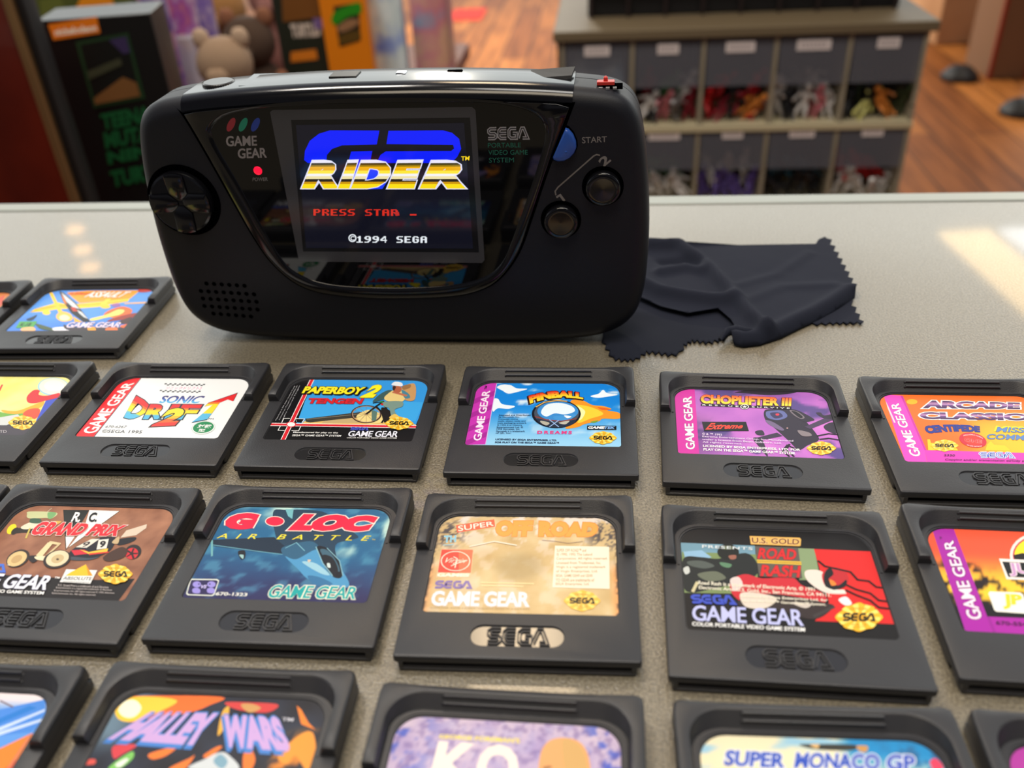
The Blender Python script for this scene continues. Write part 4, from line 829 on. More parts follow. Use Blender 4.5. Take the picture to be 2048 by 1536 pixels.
def art_comet(A):                # space battle with a comet
    def f(x, y):
        c = mixc((16, 14, 22), (40, 50, 70), nz(x, y, .1, 3)); c = mixc(c, (120, 150, 170), .8 * sm(-14, -27, x) * sm(4, 14, y)); d = math.hypot(x - 26, y - 6)
        return mixc(c, (236, 140, 40), .9 * sm(.5, .6, nz(x, y, .25, 5)) * sm(13, 6, d))
    A.base(LABEL_OUT, f, 64, 46); A.crop(130, 1310, 590 / 2048)
    A.blobby((240, 110, 40), (380, 320), (460, 285), (1080, 290), (1000, 350), (860, 400), (600, 440), (420, 460)); A.blobby((250, 200, 60), (350, 380), (440, 300), (620, 290), (780, 320), (640, 400), (480, 460), (380, 450)); A.blobby((255, 250, 214), (370, 380), (420, 320), (490, 315), (530, 370), (480, 430), (410, 430))
    A.blobby((206, 60, 60), (1110, 330), (1300, 330), (1480, 345), (1400, 400), (1200, 380)); A.blobby((200, 150, 90), (1220, 345), (1300, 340), (1360, 370), (1280, 400)); A.blobby((226, 170, 60), (1090, 400), (1140, 360), (1120, 480), (1060, 560)); A.poly((240, 130, 40), (1608, 350), (1640, 380), (1690, 470), (1740, 520), (1640, 480)); A.blobby((236, 150, 50), (1620, 560), (1720, 540), (1740, 700), (1680, 800), (1600, 700), (1540, 760), (1480, 700))
    for a in (((580, 690), (700, 650), (780, 640), (700, 700), (610, 725)), ((720, 790), (860, 720), (900, 700), (820, 800)), ((1240, 690), (1280, 640), (1320, 720), (1290, 800), (1240, 800)), ((960, 700), (1050, 640), (1090, 640), (1000, 710))): A.blobby((240, 120, 40), *a)
    A.blobby((206, 60, 70), (330, 640), (420, 620), (500, 630), (400, 690), (340, 720)); A.blobby((120, 190, 90), (300, 790), (380, 720), (470, 670), (470, 720), (380, 790)); A.blobby((226, 226, 220), (350, 760), (420, 720), (440, 730), (380, 780)); A.blobby((210, 80, 70), (100, 760), (140, 730), (210, 725), (200, 760)); A.blobby((200, 206, 210), (860, 790), (980, 720), (1060, 680), (1130, 690), (1200, 800)); A.blobby((120, 160, 180), (1030, 740), (1080, 690), (1130, 740), (1090, 790))
    for t, q in (('HALLEY', ((590, 400), (1065, 405), (945, 632), (295, 585))), ('WARS', ((1105, 415), (1480, 430), (1580, 675), (1085, 640)))):
        A.text((196, 160, 214), t, *q, .06, 0, edge=(.035, (70, 130, 205)), shift=(-14, 18, (64, 124, 200), .045))
    A.text((200, 200, 210), 'TM', (1510, 435), (1590, 440), (1582, 462), (1505, 458), .02)
    # lower half of the label, below the picture edge
    A.crop(130, 1310, 590 / 2048); A.blobby((150, 170, 190), (700, 1000), (900, 830), (1150, 830), (1200, 1000), (1000, 1150)); GG(A, (226, 226, 236), (420, 1200), (1180, 1230), (1150, 1340), (330, 1300))

def art_boxer(A):                # worn lilac label with a bald boxer's head
    def f(x, y):
        c = mixc((166, 146, 190), (214, 196, 206), nz(x, y, .16, 2)); c = mixc(c, (70, 90, 190), sm(.5, .62, nz(x, y, .4, 12)) * (.85 * sm(14, 26, abs(x + 1)) + .12)); return mixc(c, (110, 90, 150), .5 * sm(.56, .64, nz(x, y, .5, 30)))
    A.base(LABEL_OUT, f, 90, 66); A.crop(720, 1350, 590 / 2048)
    A.text((232, 214, 60), "GEORGE FOREMAN'S", (552, 410), (1112, 440), (1108, 474), (548, 440), .03)
    A.text((240, 228, 214), 'K', (545, 458), (825, 476), (790, 790), (470, 760), .04); A.text((240, 228, 214), 'O', (830, 476), (1105, 488), (1095, 800), (790, 790), .04)
    A.blobby((222, 160, 100), (1250, 560), (1310, 460), (1420, 435), (1530, 470), (1590, 580), (1600, 800), (1500, 1000), (1330, 980), (1240, 800)); A.blobby((204, 160, 96), (1400, 470), (1500, 470), (1570, 580), (1580, 800), (1460, 800)); A.blobby((150, 100, 60), (1270, 640), (1320, 630), (1330, 645), (1280, 655)); A.text((240, 228, 214), 'BOXING', (480, 830), (1090, 860), (1080, 1000), (440, 970), .04)

def art_grand_prix(A):           # cream and blue label, blue outlined title
    def f(x, y):
        c = mixc((232, 222, 186), (150, 196, 220), sm(.5, .66, nz(x * .4, y * 2, .12, 9))); c = mixc(c, (40, 140, 200), sm(4, 9, x) * sm(14, 22, y)); return mixc(c, (50, 110, 160), sm(14, 24, x + 4 * nz(x, y, .3)) * sm(.4, .55, nz(x, y, .3, 2)))
    A.base(LABEL_OUT, f, 64, 46); A.crop(1310, 1380, 738 / 2048)
    A.blobby((60, 60, 54), (800, 305), (880, 300), (1110, 305), (1090, 335), (900, 330)); A.blobby((220, 180, 120), (860, 305), (910, 302), (900, 325)); A.blobby((200, 150, 90), (1120, 310), (1180, 312), (1170, 345), (1130, 335)); A.blobby((226, 70, 100), (1525, 400), (1560, 380), (1600, 430), (1560, 460))
    for t, q in (('SUPER', ((395, 332), (725, 350), (720, 436), (380, 420))), ('MONACO', ((785, 345), (1245, 356), (1250, 446), (770, 436))), ('GP', ((1290, 356), (1440, 362), (1450, 450), (1280, 445)))): A.text((54, 84, 186), t, *q, .04, edge=(.055, (226, 230, 240)))

def art_magenta(A):
    A.base(LABEL_OUT, lambda x, y: mixc((176, 60, 160), (120, 50, 140), sm(-20, 20, x)))
def art_amber(A):
    A.base(LABEL_OUT, lambda x, y: mixc((196, 110, 50), (226, 150, 70), nz(x, y, .1, 3))); A.crop(0, 540, 340 / 2048); A.poly((206, 80, 60), (-100, 380), (60, 300), (20, 420), (-100, 520))
def art_plain(A):
    A.base(LABEL_OUT, lambda x, y: (60, 62, 70))

K_ = 'black game cartridge with '
cart(-201.49, 370.3566, -.0993, K_ + 'a blue sky label of a yellow aircraft, beside the console', art_biplane)
cart_at(63, 561, True, -.09, K_ + 'an amber label, cut by the left edge', art_amber)
cart_at(188, 724.4, True, -.118, K_ + 'a red glove and white disc on its yellow label', art_maze)
cart(-135.9667, 282.9644, -.1198, K_ + 'a white label, red side band and slanted rainbow lettering', art_rainbow)
cart(-63.2716, 274.0983, -.1203, K_ + 'a bicycle rider under blue sky on its label', art_cyclist)
cart(11.2566, 263.8702, -.1157, K_ + 'a mirror ball trailing fire on its label', art_chrome_ball)
cart(85.9793, 251.0022, -.1511, K_ + 'a dark helicopter on a violet label', art_gunship)
cart(160.139, 240.2192, -.1275, K_ + 'an orange label, pink border and big purple capitals', art_orange_titles)
cart_at(15, 972, True, -.122, K_ + 'only one rear corner in view, left edge', art_plain)
cart(-143.7648, 204.1388, -.1254, K_ + 'two model buggies racing on brown dirt on its label', art_buggies)
cart(-71.6208, 197.5038, -.1142, K_ + 'a fighter jet and red capitals on dark blue', art_jet)
cart(-.0202, 187.047, -.1033, K_ + 'a scuffed beige label, lamp glare washed into its colours', art_glare_washed, True)
cart(73.6773, 174.1099, -.1384, K_ + 'motorcycle racers and a red block on a black label', art_racers)
cart(146.9113, 168.0521, -.1454, K_ + 'an orange sunset label edged in purple', art_sunset)
cart_at(169, 1337, True, -.125, K_ + 'blue streaks over orange on its label', art_blue_streaks)
cart(-82.1546, 124.5986, -.1189, K_ + 'a comet and lilac block letters on its label', art_comet)
cart(-9.0103, 112.2837, -.1322, K_ + 'two big white letters and a bald head', art_boxer, True)
cart(65.2494, 102.768, -.1015, K_ + 'outlined blue capitals on its cream label', art_grand_prix)
cart_at(1941, 1423, False, -.13, K_ + 'a magenta label, bottom right corner', art_magenta)
#@@CONSOLE
# ------------------------------------------------------------------ handheld console, standing upright
CYAW = math.radians(-7.5)
CP0 = on_z(800, 690); CUX = Vector((math.cos(CYAW), math.sin(CYAW), 0)); CUY = Vector((-math.sin(CYAW), math.cos(CYAW), 0))
con = root('handheld_game_console', CP0, CYAW, 'black handheld game console standing upright behind the cartridges, its screen lit', 'game console')
def cpx(px, py, d=0.0):          # photo pixel -> (across, up) on the console face, d mm behind the front plane
    P = on_plane(px, py, CP0 + CUY * d, CUY) - CP0; return P.dot(CUX), P.z
def ctop(px, py, h):             # photo pixel -> (across, depth) on the console's top at height h
    P = on_z(px, py, h) - CP0; return P.dot(CUX), P.dot(CUY)
BODY = mat('console_black_plastic', (26, 27, 33), .46, spec=.28, bump=.08, bscale=2200)
GLOSS = mat('console_gloss_black', (12, 12, 15), .14, spec=.55)
GLASS = mat('console_lens_black', (5, 5, 7), .03, spec=.5)
GAP = mat('console_gap', (2, 2, 3), .9, spec=0)  # recess shade put in as flat black: gaps, wells, holes
UC = 3.6
half = [(0, 111.4), (16, 111.35), (32, 111), (50, 110.3), (66, 109.3), (80, 107.9), (88, 106.4), (93.5, 103.6), (97, 99), (99.2, 92), (101, 82), (102.4, 68), (103.1, 52), (102.8, 36), (101.8, 25), (99.2, 15.5), (94.5, 9.2), (87.5, 5), (78, 2.4), (62, .9), (40, .2), (18, 0)]
outl = catmull([(UC + a, b) for a, b in half] + [(UC, 0)] + [(UC - a, b) for a, b in reversed(half[1:])], 4)     # clockwise seen from the front
def inset(d): return offset_path(outl, -d, True)
def sec(d, k): return [(x, d, z) for x, z in inset(k)]
R_ = 6.2
prof = [(0, 6.4), (.12, 5.0)] + [(R_ - R_ * math.cos(math.radians(a)) + .12, R_ - R_ * math.sin(math.radians(a)) ) for a in (22, 36, 50, 64, 78, 90)] + [(17, 0), (17.01, .35), (17.6, .35), (17.61, 0), (24, .0), (27.5, .9), (30, 2.6), (32, 5), (33.4, 9), (34, 15)]
b = MB(); rings = [sec(d, k) for d, k in prof]; b.loft(rings, 0)
b.poly([(x, 0, z) for x, z in inset(6.4)]); b.poly([(x, 34, z) for x, z in reversed(inset(15))])
b.build('body', BODY, con, smooth=45)

# glossy centre panel, carried over the top edge
PAN = [(-75.0, 107), (-72.2, 102.9), (-66.3, 86.0), (-60.3, 67.2), (-55.2, 51.8), (-50.0, 40.4), (-42.0, 31.1), (-31.8, 26.3), (-14.6, 24.0), (2.8, 23.6), (24.5, 24.6), (37.5, 27.7), (46.3, 33.6), (54.1, 44.8), (59.8, 59.9), (66.2, 78.3), (72.3, 93.7), (76.6, 104.9)]
LENS = [(-63.3, 94.0), (-60.7, 98.8), (-54.2, 102.2), (-37.6, 104.6), (-16.0, 105.4), (11.0, 105.5), (41.1, 104.9), (55.8, 103.0), (64.0, 99.4), (66.6, 93.8), (64.5, 84.2), (59.1, 68.3), (53.5, 53.6), (47.7, 40.4), (40.0, 33.6), (25.0, 29.6), (-0.9, 28.3), (-26.8, 29.9), (-39.1, 34.6), (-45.4, 41.6), (-51.7, 58.5), (-57.9, 77.7)]
top_in = sorted([p for p in inset(5.2) if p[1] > 80 and -74.5 < p[0] < 76.5], key=lambda p: -p[0])
pan = catmull(PAN, 5, False) + top_in
lens = catmull(LENS, 5)
def polar(outline, c, n=160):    # outline resampled at even angles about c
    out = []
    for k in range(n):
        a = 2 * math.pi * k / n; d = Vector((math.cos(a), math.sin(a))); best = 0
        for i in range(len(outline)):
            p, q = Vector(outline[i]) - Vector(c), Vector(outline[(i + 1) % len(outline)]) - Vector(c); e = q - p; den = d.x * e.y - d.y * e.x
            if abs(den) < 1e-9: continue
            t = (p.x * e.y - p.y * e.x) / den; u = (p.x * d.y - p.y * d.x) / den
            if t > 0 and -1e-6 <= u <= 1 + 1e-6: best = max(best, t)
        out.append((c[0] + d.x * best, c[1] + d.y * best))
    return out
CC = (2, 72)
pp, lp = polar(pan, CC), polar(lens, CC)
def grow(o, k): return [(CC[0] + (x - CC[0]) * (1 + k / max(8, math.hypot(x - CC[0], y - CC[1]))), CC[1] + (y - CC[1]) * (1 + k / max(8, math.hypot(x - CC[0], y - CC[1])))) for x, y in o]
y3 = lambda o, d: [(x, d, z) for x, z in o]
g = MB(); g.poly(y3(catmull([(x * 1.016, z - .6) for x, z in PAN], 5, False) + top_in, -.04)); g.build('panel_gap', GAP, con, smooth=0)
p = MB()
p.loft([y3(pp, -.02), y3(pp, -.75), y3(grow(pp, -.35), -1.0), y3(grow(lp, 2.0), -1.0), y3(grow(lp, 1.6), -.95), y3(grow(lp, .3), -.5), y3(grow(lp, .1), -.3), y3(lp, -.18)])
ti = [i for i, q_ in enumerate(inset(0)) if q_[1] > 100 and -76 < q_[0] < 77.6]
strip = [(i, x) for i, (x, z) in enumerate(inset(0)) if z > 100 and -76.2 < x < 78.2]; strip.sort(key=lambda t: t[1]); idx = [i for i, _ in strip]
wr = []
for d, k in prof[1:9] + [(16.9, 0), (24, 0), (29, 1.6)]:
    ins_ = offset_path(outl, -(k - .55), True); wr.append([(ins_[i][0], d - .9 * max(0, 1 - d / 6), ins_[i][1]) for i in idx])
p.loft(wr, 0, False, closed=False)
p.build('display_panel', GLOSS, con, smooth=50)
l = MB(); l.poly(y3(lp, -.2)); l.build('display_lens', GLASS, con, smooth=0)

# print on the lens
INK = attr_mat('printed_ink', .4)
def face_art(name, fn, d, M, par=None):
    A = Art(lambda x, y: cpx(x, y, d), lambda a, b_, z: (a, d - z, b_)); fn(A); return A.mb.build(name, M, par or con, smooth=0, colors=True)
def lens_print(A):
    A.crop(240, 100, 560 / 1387)
    for x, c in ((550, (150, 44, 54)), (610, (30, 130, 104)), (671, (38, 62, 150))): A.ell(c, x, 370, 37, 17, -64)
    A.text((136, 130, 130), 'GAME', (524, 426), (677, 424), (679, 474), (526, 478), .025); A.text((136, 130, 130), 'GEAR', (583, 488), (724, 484), (728, 534), (584, 538), .025)
    A.text((120, 116, 116), 'POWER', (658, 632), (732, 630), (732, 648), (656, 650), .01)
def maker_print(A):
    A.crop(780, 100, 560 / 1387)
    A.logo((150, 148, 150), (482, 384), (684, 380), (686, 442), (482, 446), .36, (10, 10, 14))
    for t, x0, x1, y in (('PORTABLE', 485, 648, 460), ('VIDEO GAME', 487, 682, 496), ('SYSTEM', 490, 614, 534)): A.text((20, 104, 84), t, (x0, y), (x1, y - 1), (x1, y + 22), (x0, y + 24))
face_art('model_print', lens_print, -.22, INK); face_art('maker_print', maker_print, -.22, INK)
# screen: module frame, backlit panel, picture
def lcd_frame(A):
    A.poly((66, 66, 70), (540, 224), (546, 220), (944, 214), (951, 220), (969, 520), (964, 526), (602, 523), (597, 518)); A.poly((24, 25, 29), (582, 240), (940, 235), (958, 505), (606, 503))  # lighter grey border carries the lens reflection as colour
fr_ = face_art('screen_frame', lcd_frame, -.21, attr_mat('screen_module', .12, spec=.4))
SCREEN = attr_mat('backlit_picture', .06, emit=1.0)
def picture(A):
    A.poly((13, 14, 26), (592, 250), (928, 246), (946, 497), (612, 496)); BL, YE = (8, 30, 250), (250, 214, 20)
    A.crop(240, 100, 560 / 1387)
    # big blue G and P behind the title
    A.poly(BL, (912, 545), (916, 500), (940, 450), (985, 415), (1040, 398), (1285, 399), (1272, 468), (1100, 472), (1050, 490), (1025, 520), (1022, 560), (930, 560)); A.poly(BL, (1145, 503), (1250, 500), (1238, 560), (1130, 560))
    A.poly(BL, (1270, 560), (1290, 520), (1320, 500), (1640, 500), (1655, 488), (1650, 470), (1320, 466), (1330, 400), (1600, 398), (1645, 410), (1680, 440), (1690, 490), (1670, 530), (1640, 560))
    A.poly((13, 14, 26), (1290, 470), (1560, 470), (1570, 480), (1560, 500), (1290, 502)); A.poly((30, 60, 252), (1140, 640), (1170, 560), (1280, 560), (1330, 640), (1300, 688), (1225, 690))
    A.poly(BL, (1380, 560), (1420, 530), (1700, 530), (1640, 690), (1330, 690)) if False else None
    BANDS = [(0, (252, 224, 20)), (.16, (206, 150, 10)), (.24, (40, 34, 20)), (.34, (240, 226, 170)), (.44, (246, 244, 246)), (.53, (255, 232, 60)), (.64, (240, 176, 10)), (.78, (150, 120, 10)), (.84, (70, 60, 20)), (.91, (240, 236, 250))]
    for t, x0, x1 in (('R', 905, 1085), ('I', 1085, 1160), ('D', 1150, 1330), ('E', 1330, 1480), ('R', 1490, 1715)):
        k = 1 if x0 < 1480 else 1
        A.text(None, t, (x0 + 26, 548), (x1 + 18, 546), (x1 - 2, 686), (x0 - 6, 686), .075, .12, edge=(.025, (226, 226, 250)), bands=BANDS)
    A.text(YE, 'TM', (1690, 527), (1732, 525), (1730, 546), (1690, 548), .02)
    A.crop(0, 0, 1)
    pix(A, (214, 44, 30), 'PRESS STAR', 627, 418, 799, 431); A.poly((190, 40, 30), (790, 424), (798, 424), (799, 431), (791, 431)); A.poly((214, 44, 30), (820, 428), (833, 428), (833, 431), (820, 431))
    pix(A, (232, 238, 244), '1994 SEGA', 713, 472, 857, 485); A.ell((232, 238, 244), 705, 476, 8, 8, 0, .72); A.text((232, 238, 244), 'C', (701, 472), (709, 472), (709, 481), (701, 481), .02)

GL = {'P': ('111110', '110011', '110011', '111110', '110000', '110000', '110000'), 'R': ('111110', '110011', '110011', '111100', '110110', '110011', '110011'), 'E': ('111111', '110000', '110000', '111110', '110000', '110000', '111111'),
      'S': ('011111', '110000', '110000', '011110', '000011', '000011', '111110'), 'T': ('111111', '001100', '001100', '001100', '001100', '001100', '001100'), 'A': ('011110', '110011', '110011', '111111', '110011', '110011', '110011'),
      '1': ('001100', '011100', '001100', '001100', '001100', '001100', '111111'), '9': ('011110', '110011', '110011', '011111', '000011', '000110', '111100'), '4': ('000110', '001110', '011010', '110010', '111111', '000010', '000010'), 'G': ('011110', '110011', '110000', '110111', '110011', '110011', '011110')}
def pix(A, col, s, x0, y0, x1, y1):   # eight-pixel game lettering
    cw = (x1 - x0) / len(s); px_, py_ = cw / 7.4, (y1 - y0) / 7
    for i, ch in enumerate(s):
        for r, row in enumerate(GL.get(ch, ())):
            k = 0
            while k < 6:
                if row[k] == '1':
                    e = k
                    while e < 6 and row[e] == '1': e += 1
                    X = x0 + i * cw + k * px_; Y = y0 + r * py_ + .6 * i / len(s); A.poly(col, (X, Y), (X + (e - k) * px_, Y), (X + (e - k) * px_, Y + py_ * 1.02), (X, Y + py_ * 1.02)); A.z -= A.DZ; k = e
                else: k += 1
    A.up()
face_art('screen', picture, -.24, SCREEN, fr_)
l = MB(); u, v = cpx(516, 341); l.cyl((u, -.2, v), 1.7, 0, 'y', 20, prof=[(1.75, 0), (1.6, .35), (1.0, .6), (.2, .7)]); l.build('power_light', mat('red_led', (230, 16, 50), .2, emit=1.3), con)

# print on the grip
def grip_print(A):
    A.crop(780, 100, 560 / 1387)
    A.text((126, 122, 118), 'START', (950, 432), (1074, 427), (1074, 456), (952, 463), .01)
    A.line((120, 116, 110), .55, (822, 720), (818, 700), (832, 680), (1010, 524), (1024, 518), (1040, 522)); A.text((126, 122, 118), '2', (1028, 548), (1066, 515), (1097, 549), (1056, 583), .03); A.line((126, 122, 118), .95, (840, 715), (864, 748)); A.line((126, 122, 118), .8, (843, 718), (824, 730))
face_art('grip_print', grip_print, -.03, INK)

# direction pad
u, v = cpx(366, 402); d = MB(); d.cyl((u + .6, -.02, v + .2), 15, 0, 'y', 48, prof=[(15.2, .02), (14.8, .03)], mi=0); d.build('pad_well', GAP, con)
d = MB(); d.cyl((u, 0, v), 13, 0, 'y', 56, prof=[(12.9, -.5), (12.9, 1.6), (12.6, 2.3), (11.8, 2.7), (9.5, 2.5), (5, 2.1), (.3, 2.0)])
for k in range(4):
    a = math.pi / 2 * k; c_, s_ = math.cos(a), math.sin(a)
    arm = [(1.2, 1.0), (4.2, 3.9), (11.9, 3.9), (12.5, 1.8), (12.6, 0), (12.5, -1.8), (11.9, -3.9), (4.2, -3.9), (1.2, -1.0)]
    r3 = lambda x, z, y: (u + x * c_ - z * s_, y, v + x * s_ + z * c_)
    hgt = lambda x: -(2.5 + 1.0 * max(0, (x - 1.5) / 11))
    d.loft([[r3(x, z, -1.8) for x, z in arm], [r3(x, z, hgt(x)) for x, z in arm], [r3(4.9 + (x - 4.9) * .84, z * .8, hgt(x) - .4) for x, z in arm]], 0, True)
d.build('direction_pad', GLOSS, con, smooth=30)
for nm, (bx, by) in (('action_button', (1122, 444)), ('action_button', (1206, 377))):
    u, v = cpx(bx, by, -1.5)
    w = MB(); w.cyl((u - .1, -.02, v + .3), 8, 0, 'y', 40, prof=[(8.0, .02), (7.7, .03)]); wo = w.build('button_well', GAP, con)
    w = MB(); w.cyl((u, 0, v), 6.7, 0, 'y', 44, prof=[(6.7, -.5), (6.7, 2.3), (6.4, 2.95), (5.7, 3.3), (4.4, 3.2), (.3, 3.0)]); w.build(nm, GLOSS, con, smooth=50)
st = [cpx(x, y, -.6) for x, y in ((1131, 256), (1137, 258), (1146, 268), (1152, 282), (1153, 293), (1149, 304), (1140, 314), (1128, 320), (1116, 321), (1108, 318), (1106, 314))]
ce = (sum(a for a, _ in st) / len(st), sum(b_ for _, b_ in st) / len(st)); sc = lambda k: [(ce[0] + (a - ce[0]) * k, ce[1] + (b_ - ce[1]) * k) for a, b_ in st]
w = MB(); w.poly(y3(sc(1.13), -.03)); w.build('button_well', GAP, con)
w = MB(); w.loft([y3(sc(1), 0), y3(sc(1), -1.6), y3(sc(.93), -2.2), y3(sc(.78), -2.5)], 0, True); uu = ce; w.blob((ce[0] - .2, -2.5, ce[1] - 1), .5, .3, .5); w.build('start_button', mat('blue_button', (44, 84, 168), .28, spec=.6), con, smooth=40)
# speaker holes: rows of flat black discs, the bores' shade put into the colour
h = MB()
for (x0, y0), (x1, y1), n in (((413, 567), (489, 571.5), 6), ((402, 582), (508, 588.5), 8), ((406, 597), (513, 603.5), 8), ((409, 612), (515, 619), 8), ((427, 627), (502, 633), 6)):
    for k in range(n):
        u, v = cpx(x0 + (x1 - x0) * k / (n - 1), y0 + (y1 - y0) * k / (n - 1)); h.cyl((u, 0, v), .95, 0, 'y', 14, prof=[(1.0, .03), (.92, .05)])
h.build('speaker_grille', GAP, con, smooth=0)
# top edge: knurled dial, cover plate, small ports, slot cover, red switch
TOPZ = lambda u: 111.4 - .00054 * (u - UC) ** 2
def toppart(name, u0, u1, d0_, d1_, z0, z1, M, bev=.4):
    zc = min(TOPZ(u0), TOPZ(u1)); q = MB(); q.box(u0, u1, d0_, d1_, zc + z0, zc + z1, 0, bev); q.build(name, M, con)
dial = MB()
for k in range(40):
    a0, a1 = 2 * math.pi * k / 40, 2 * math.pi * (k + .5) / 40
    for a, b_, r in ((a0, a1, 6.4),):
        dial.add([(-63 + r * math.cos(t), 16 + r * math.sin(t), TOPZ(-63) + zz) for zz in (-1, 1.5) for t in (a, b_)] , [(0, 1, 3, 2)])
dial.cyl((-63, 16, TOPZ(-63) - 1), 6, 2.6, 'z', 40, prof=[(6.1, 0), (6.1, 2.3), (5.6, 2.7)]); dial.build('volume_dial', mat('dial_plastic', (50, 48, 46), .3, spec=.8), con)
toppart('cover_plate', -52, -31, 8, 26, -.5, 1.0, GLOSS)
toppart('port_cover', -17, -6, 12, 20, -.5, 1.2, mat('port_black', (8, 8, 9), .5))
toppart('slot_rail', -28, 74, 20, 22.5, -.6, .9, GLOSS); toppart('slot_cover', 40, 76, 23, 27, -.6, 1.0, GLOSS)
toppart('latch', 28, 34, 18, 20, -.4, 1.1, GAP); toppart('top_glint', 8.5, 12.5, 15, 19, -.5, 1.0, mat('glint_metal', (190, 196, 200), .2, metal=1))  # bright metal block put in for a small highlight on the top
f = MB(); z_ = TOPZ(70); f.loft([[(61, 12, z_ + .2), (76, 12, z_ + .5), (76, 12.5, z_ + 1.6), (61, 12.5, z_ + .9)], [(60, 22, z_ + .8), (77, 21, z_ + 1.9), (77, 21, z_ + 2.7), (60, 22, z_ + 1.6)]], 0, True); f.build('rubber_flap', mat('flap_rubber', (30, 30, 31), .7), con, smooth=0)
toppart('switch_slot', 82, 95, 7.5, 12, -.4, .75, GAP, .1)
s_ = MB(); z_ = TOPZ(89) + .3; s_.box(85.5, 92, 8, 11.2, z_, z_ + 1.4, 0, .3); s_.cyl((88.7, 9.4, z_ + 1.2), .8, 2, 'z', 12, prof=[(.85, 0), (.8, 1.4), (.4, 1.9)]); s_.build('power_switch', mat('red_switch', (214, 54, 46), .35), con)
m_ = MB()
for k in range(5): m_.box(81 + 2.6 * k, 82.4 + 2.6 * k, 5.6, 6.6, TOPZ(88) - .6, TOPZ(88) + .12)
m_.build('switch_marks', mat('pale_mark', (150, 150, 150), .5), con, smooth=0)

# ------------------------------------------------------------------ black cloth with pinked edges, folded over itself
def zig(a, b_, n, amp):
    out = []
    a, b_ = Vector(a), Vector(b_); t = (b_ - a).normalized(); nn = Vector((-t.y, t.x))
    for k in range(n):
        out.append(tuple(a + (b_ - a) * (k / n))); out.append(tuple(a + (b_ - a) * ((k + .5) / n) + nn * amp))
    return out
def zpath(pts, step, amp):
    out = []
    for i in range(len(pts) - 1):
        n = max(1, round((Vector(pts[i + 1]) - Vector(pts[i])).length / step)); out += zig(pts[i], pts[i + 1], n, amp)
    return out + [tuple(pts[-1])]
crop_c = lambda x, y: (1180 + x * 868 / 2048, 380 + y * 868 / 2048)
cloth_c = on_z(1480, 600)
def sheet(mb, px_pts, hfun, grid=1.6, z_ref=0.0):
    pts = []
    for p_ in px_pts:
        P = on_z(*p_, z_ref); pts.append(Vector((P.x - cloth_c.x, P.y - cloth_c.y)))
    n = len(pts); xs, ys = [p_.x for p_ in pts], [p_.y for p_ in pts]; inner = []
    y = min(ys)
    while y < max(ys):
        x = min(xs)
        while x < max(xs):
            ins = False
            for i in range(n):
                a, b_ = pts[i], pts[i - 1]
                if (a.y > y) != (b_.y > y) and x < (b_.x - a.x) * (y - a.y) / (b_.y - a.y) + a.x: ins = not ins
            if ins: inner.append(Vector((x, y)))
            x += grid
        y += grid
    r = delaunay_2d_cdt(pts + inner, [(i, (i + 1) % n) for i in range(n)], [], 1, 1e-4)
    mb.add([(v_.x, v_.y, hfun(v_.x + cloth_c.x, v_.y + cloth_c.y)) for v_ in r[0]], [tuple(f_) for f_ in r[2]])
def seg_d(x, y, a, b_):
    ax, ay = a; bx, by = b_; t = max(0, min(1, ((x - ax) * (bx - ax) + (y - ay) * (by - ay)) / ((bx - ax) ** 2 + (by - ay) ** 2)))
    return math.hypot(x - ax - t * (bx - ax), y - ay - t * (by - ay)), t
def ridge(x, y, px_pts, w, h):
    d_ = min(seg_d(x, y, on_z(*px_pts[i])[:2], on_z(*px_pts[i + 1])[:2])[0] for i in range(len(px_pts) - 1)); return h * math.exp(-(d_ / w) ** 2)
C_ = crop_c
def h_low(x, y): return .5 + .3 * nz(x, y, .05)
def h_top(x, y):
    z = 3.0 + .5 * nz(x, y, .04, 2)
    z += ridge(x, y, [C_(270, 300), C_(420, 300), C_(540, 390), C_(640, 500), C_(760, 640), C_(830, 700)], 3.2, 5.0)
    z += ridge(x, y, [C_(230, 470), C_(330, 520), C_(430, 540), C_(560, 560), C_(640, 560)], 3.4, 4.6)
    z += ridge(x, y, [C_(330, 420), C_(450, 400), C_(520, 420)], 2.6, 2.6) - ridge(x, y, [C_(340, 370), C_(440, 360), C_(510, 385)], 2.6, 2.6)
    dfe = min(seg_d(x, y, FE[i], FE[i + 1])[0] for i in range(len(FE) - 1)); k_ = min(1, dfe / 5); z = .7 + (z - .7) * math.sqrt(max(0, 1 - (1 - k_) ** 2)) + 2.2 * math.exp(-((dfe - 4) / 3) ** 2) * sm(0, 2, dfe)
    z += ridge(x, y, [C_(700, 480), C_(880, 430), C_(1030, 330)], 2.4, .7) + ridge(x, y, [C_(720, 560), C_(900, 490), C_(1150, 480)], 3, .8)
    return z
FE = [tuple(on_z(*C_(*p_))[:2]) for p_ in ((1245, 518), (1160, 575), (1080, 620), (1000, 655), (900, 705), (800, 738), (720, 748), (680, 738))]
cl = MB()
low = zpath([C_(60, 705), C_(110, 795), C_(165, 805), C_(215, 800), C_(265, 765), C_(325, 770), C_(385, 780), C_(420, 770), C_(440, 735), C_(480, 712), C_(560, 722), C_(640, 700)], 13, 7) + [C_(690, 640), C_(640, 560), C_(420, 470), C_(200, 470), C_(60, 560)]
sheet(cl, low, h_low)
tri = [C_(1030, 628)] + zpath([C_(1050, 636), C_(1130, 632), C_(1290, 630)], 14, 5) + zpath([C_(1290, 628), C_(1240, 530)], 15, -8) + [C_(1150, 500), C_(1000, 560)]
sheet(cl, tri, h_low)
top = [C_(270, 272), C_(330, 280), C_(420, 288), C_(700, 290), C_(1060, 284), C_(1075, 262), C_(1105, 250)] + zpath([C_(1112, 258), C_(1245, 505)], 15, -8)
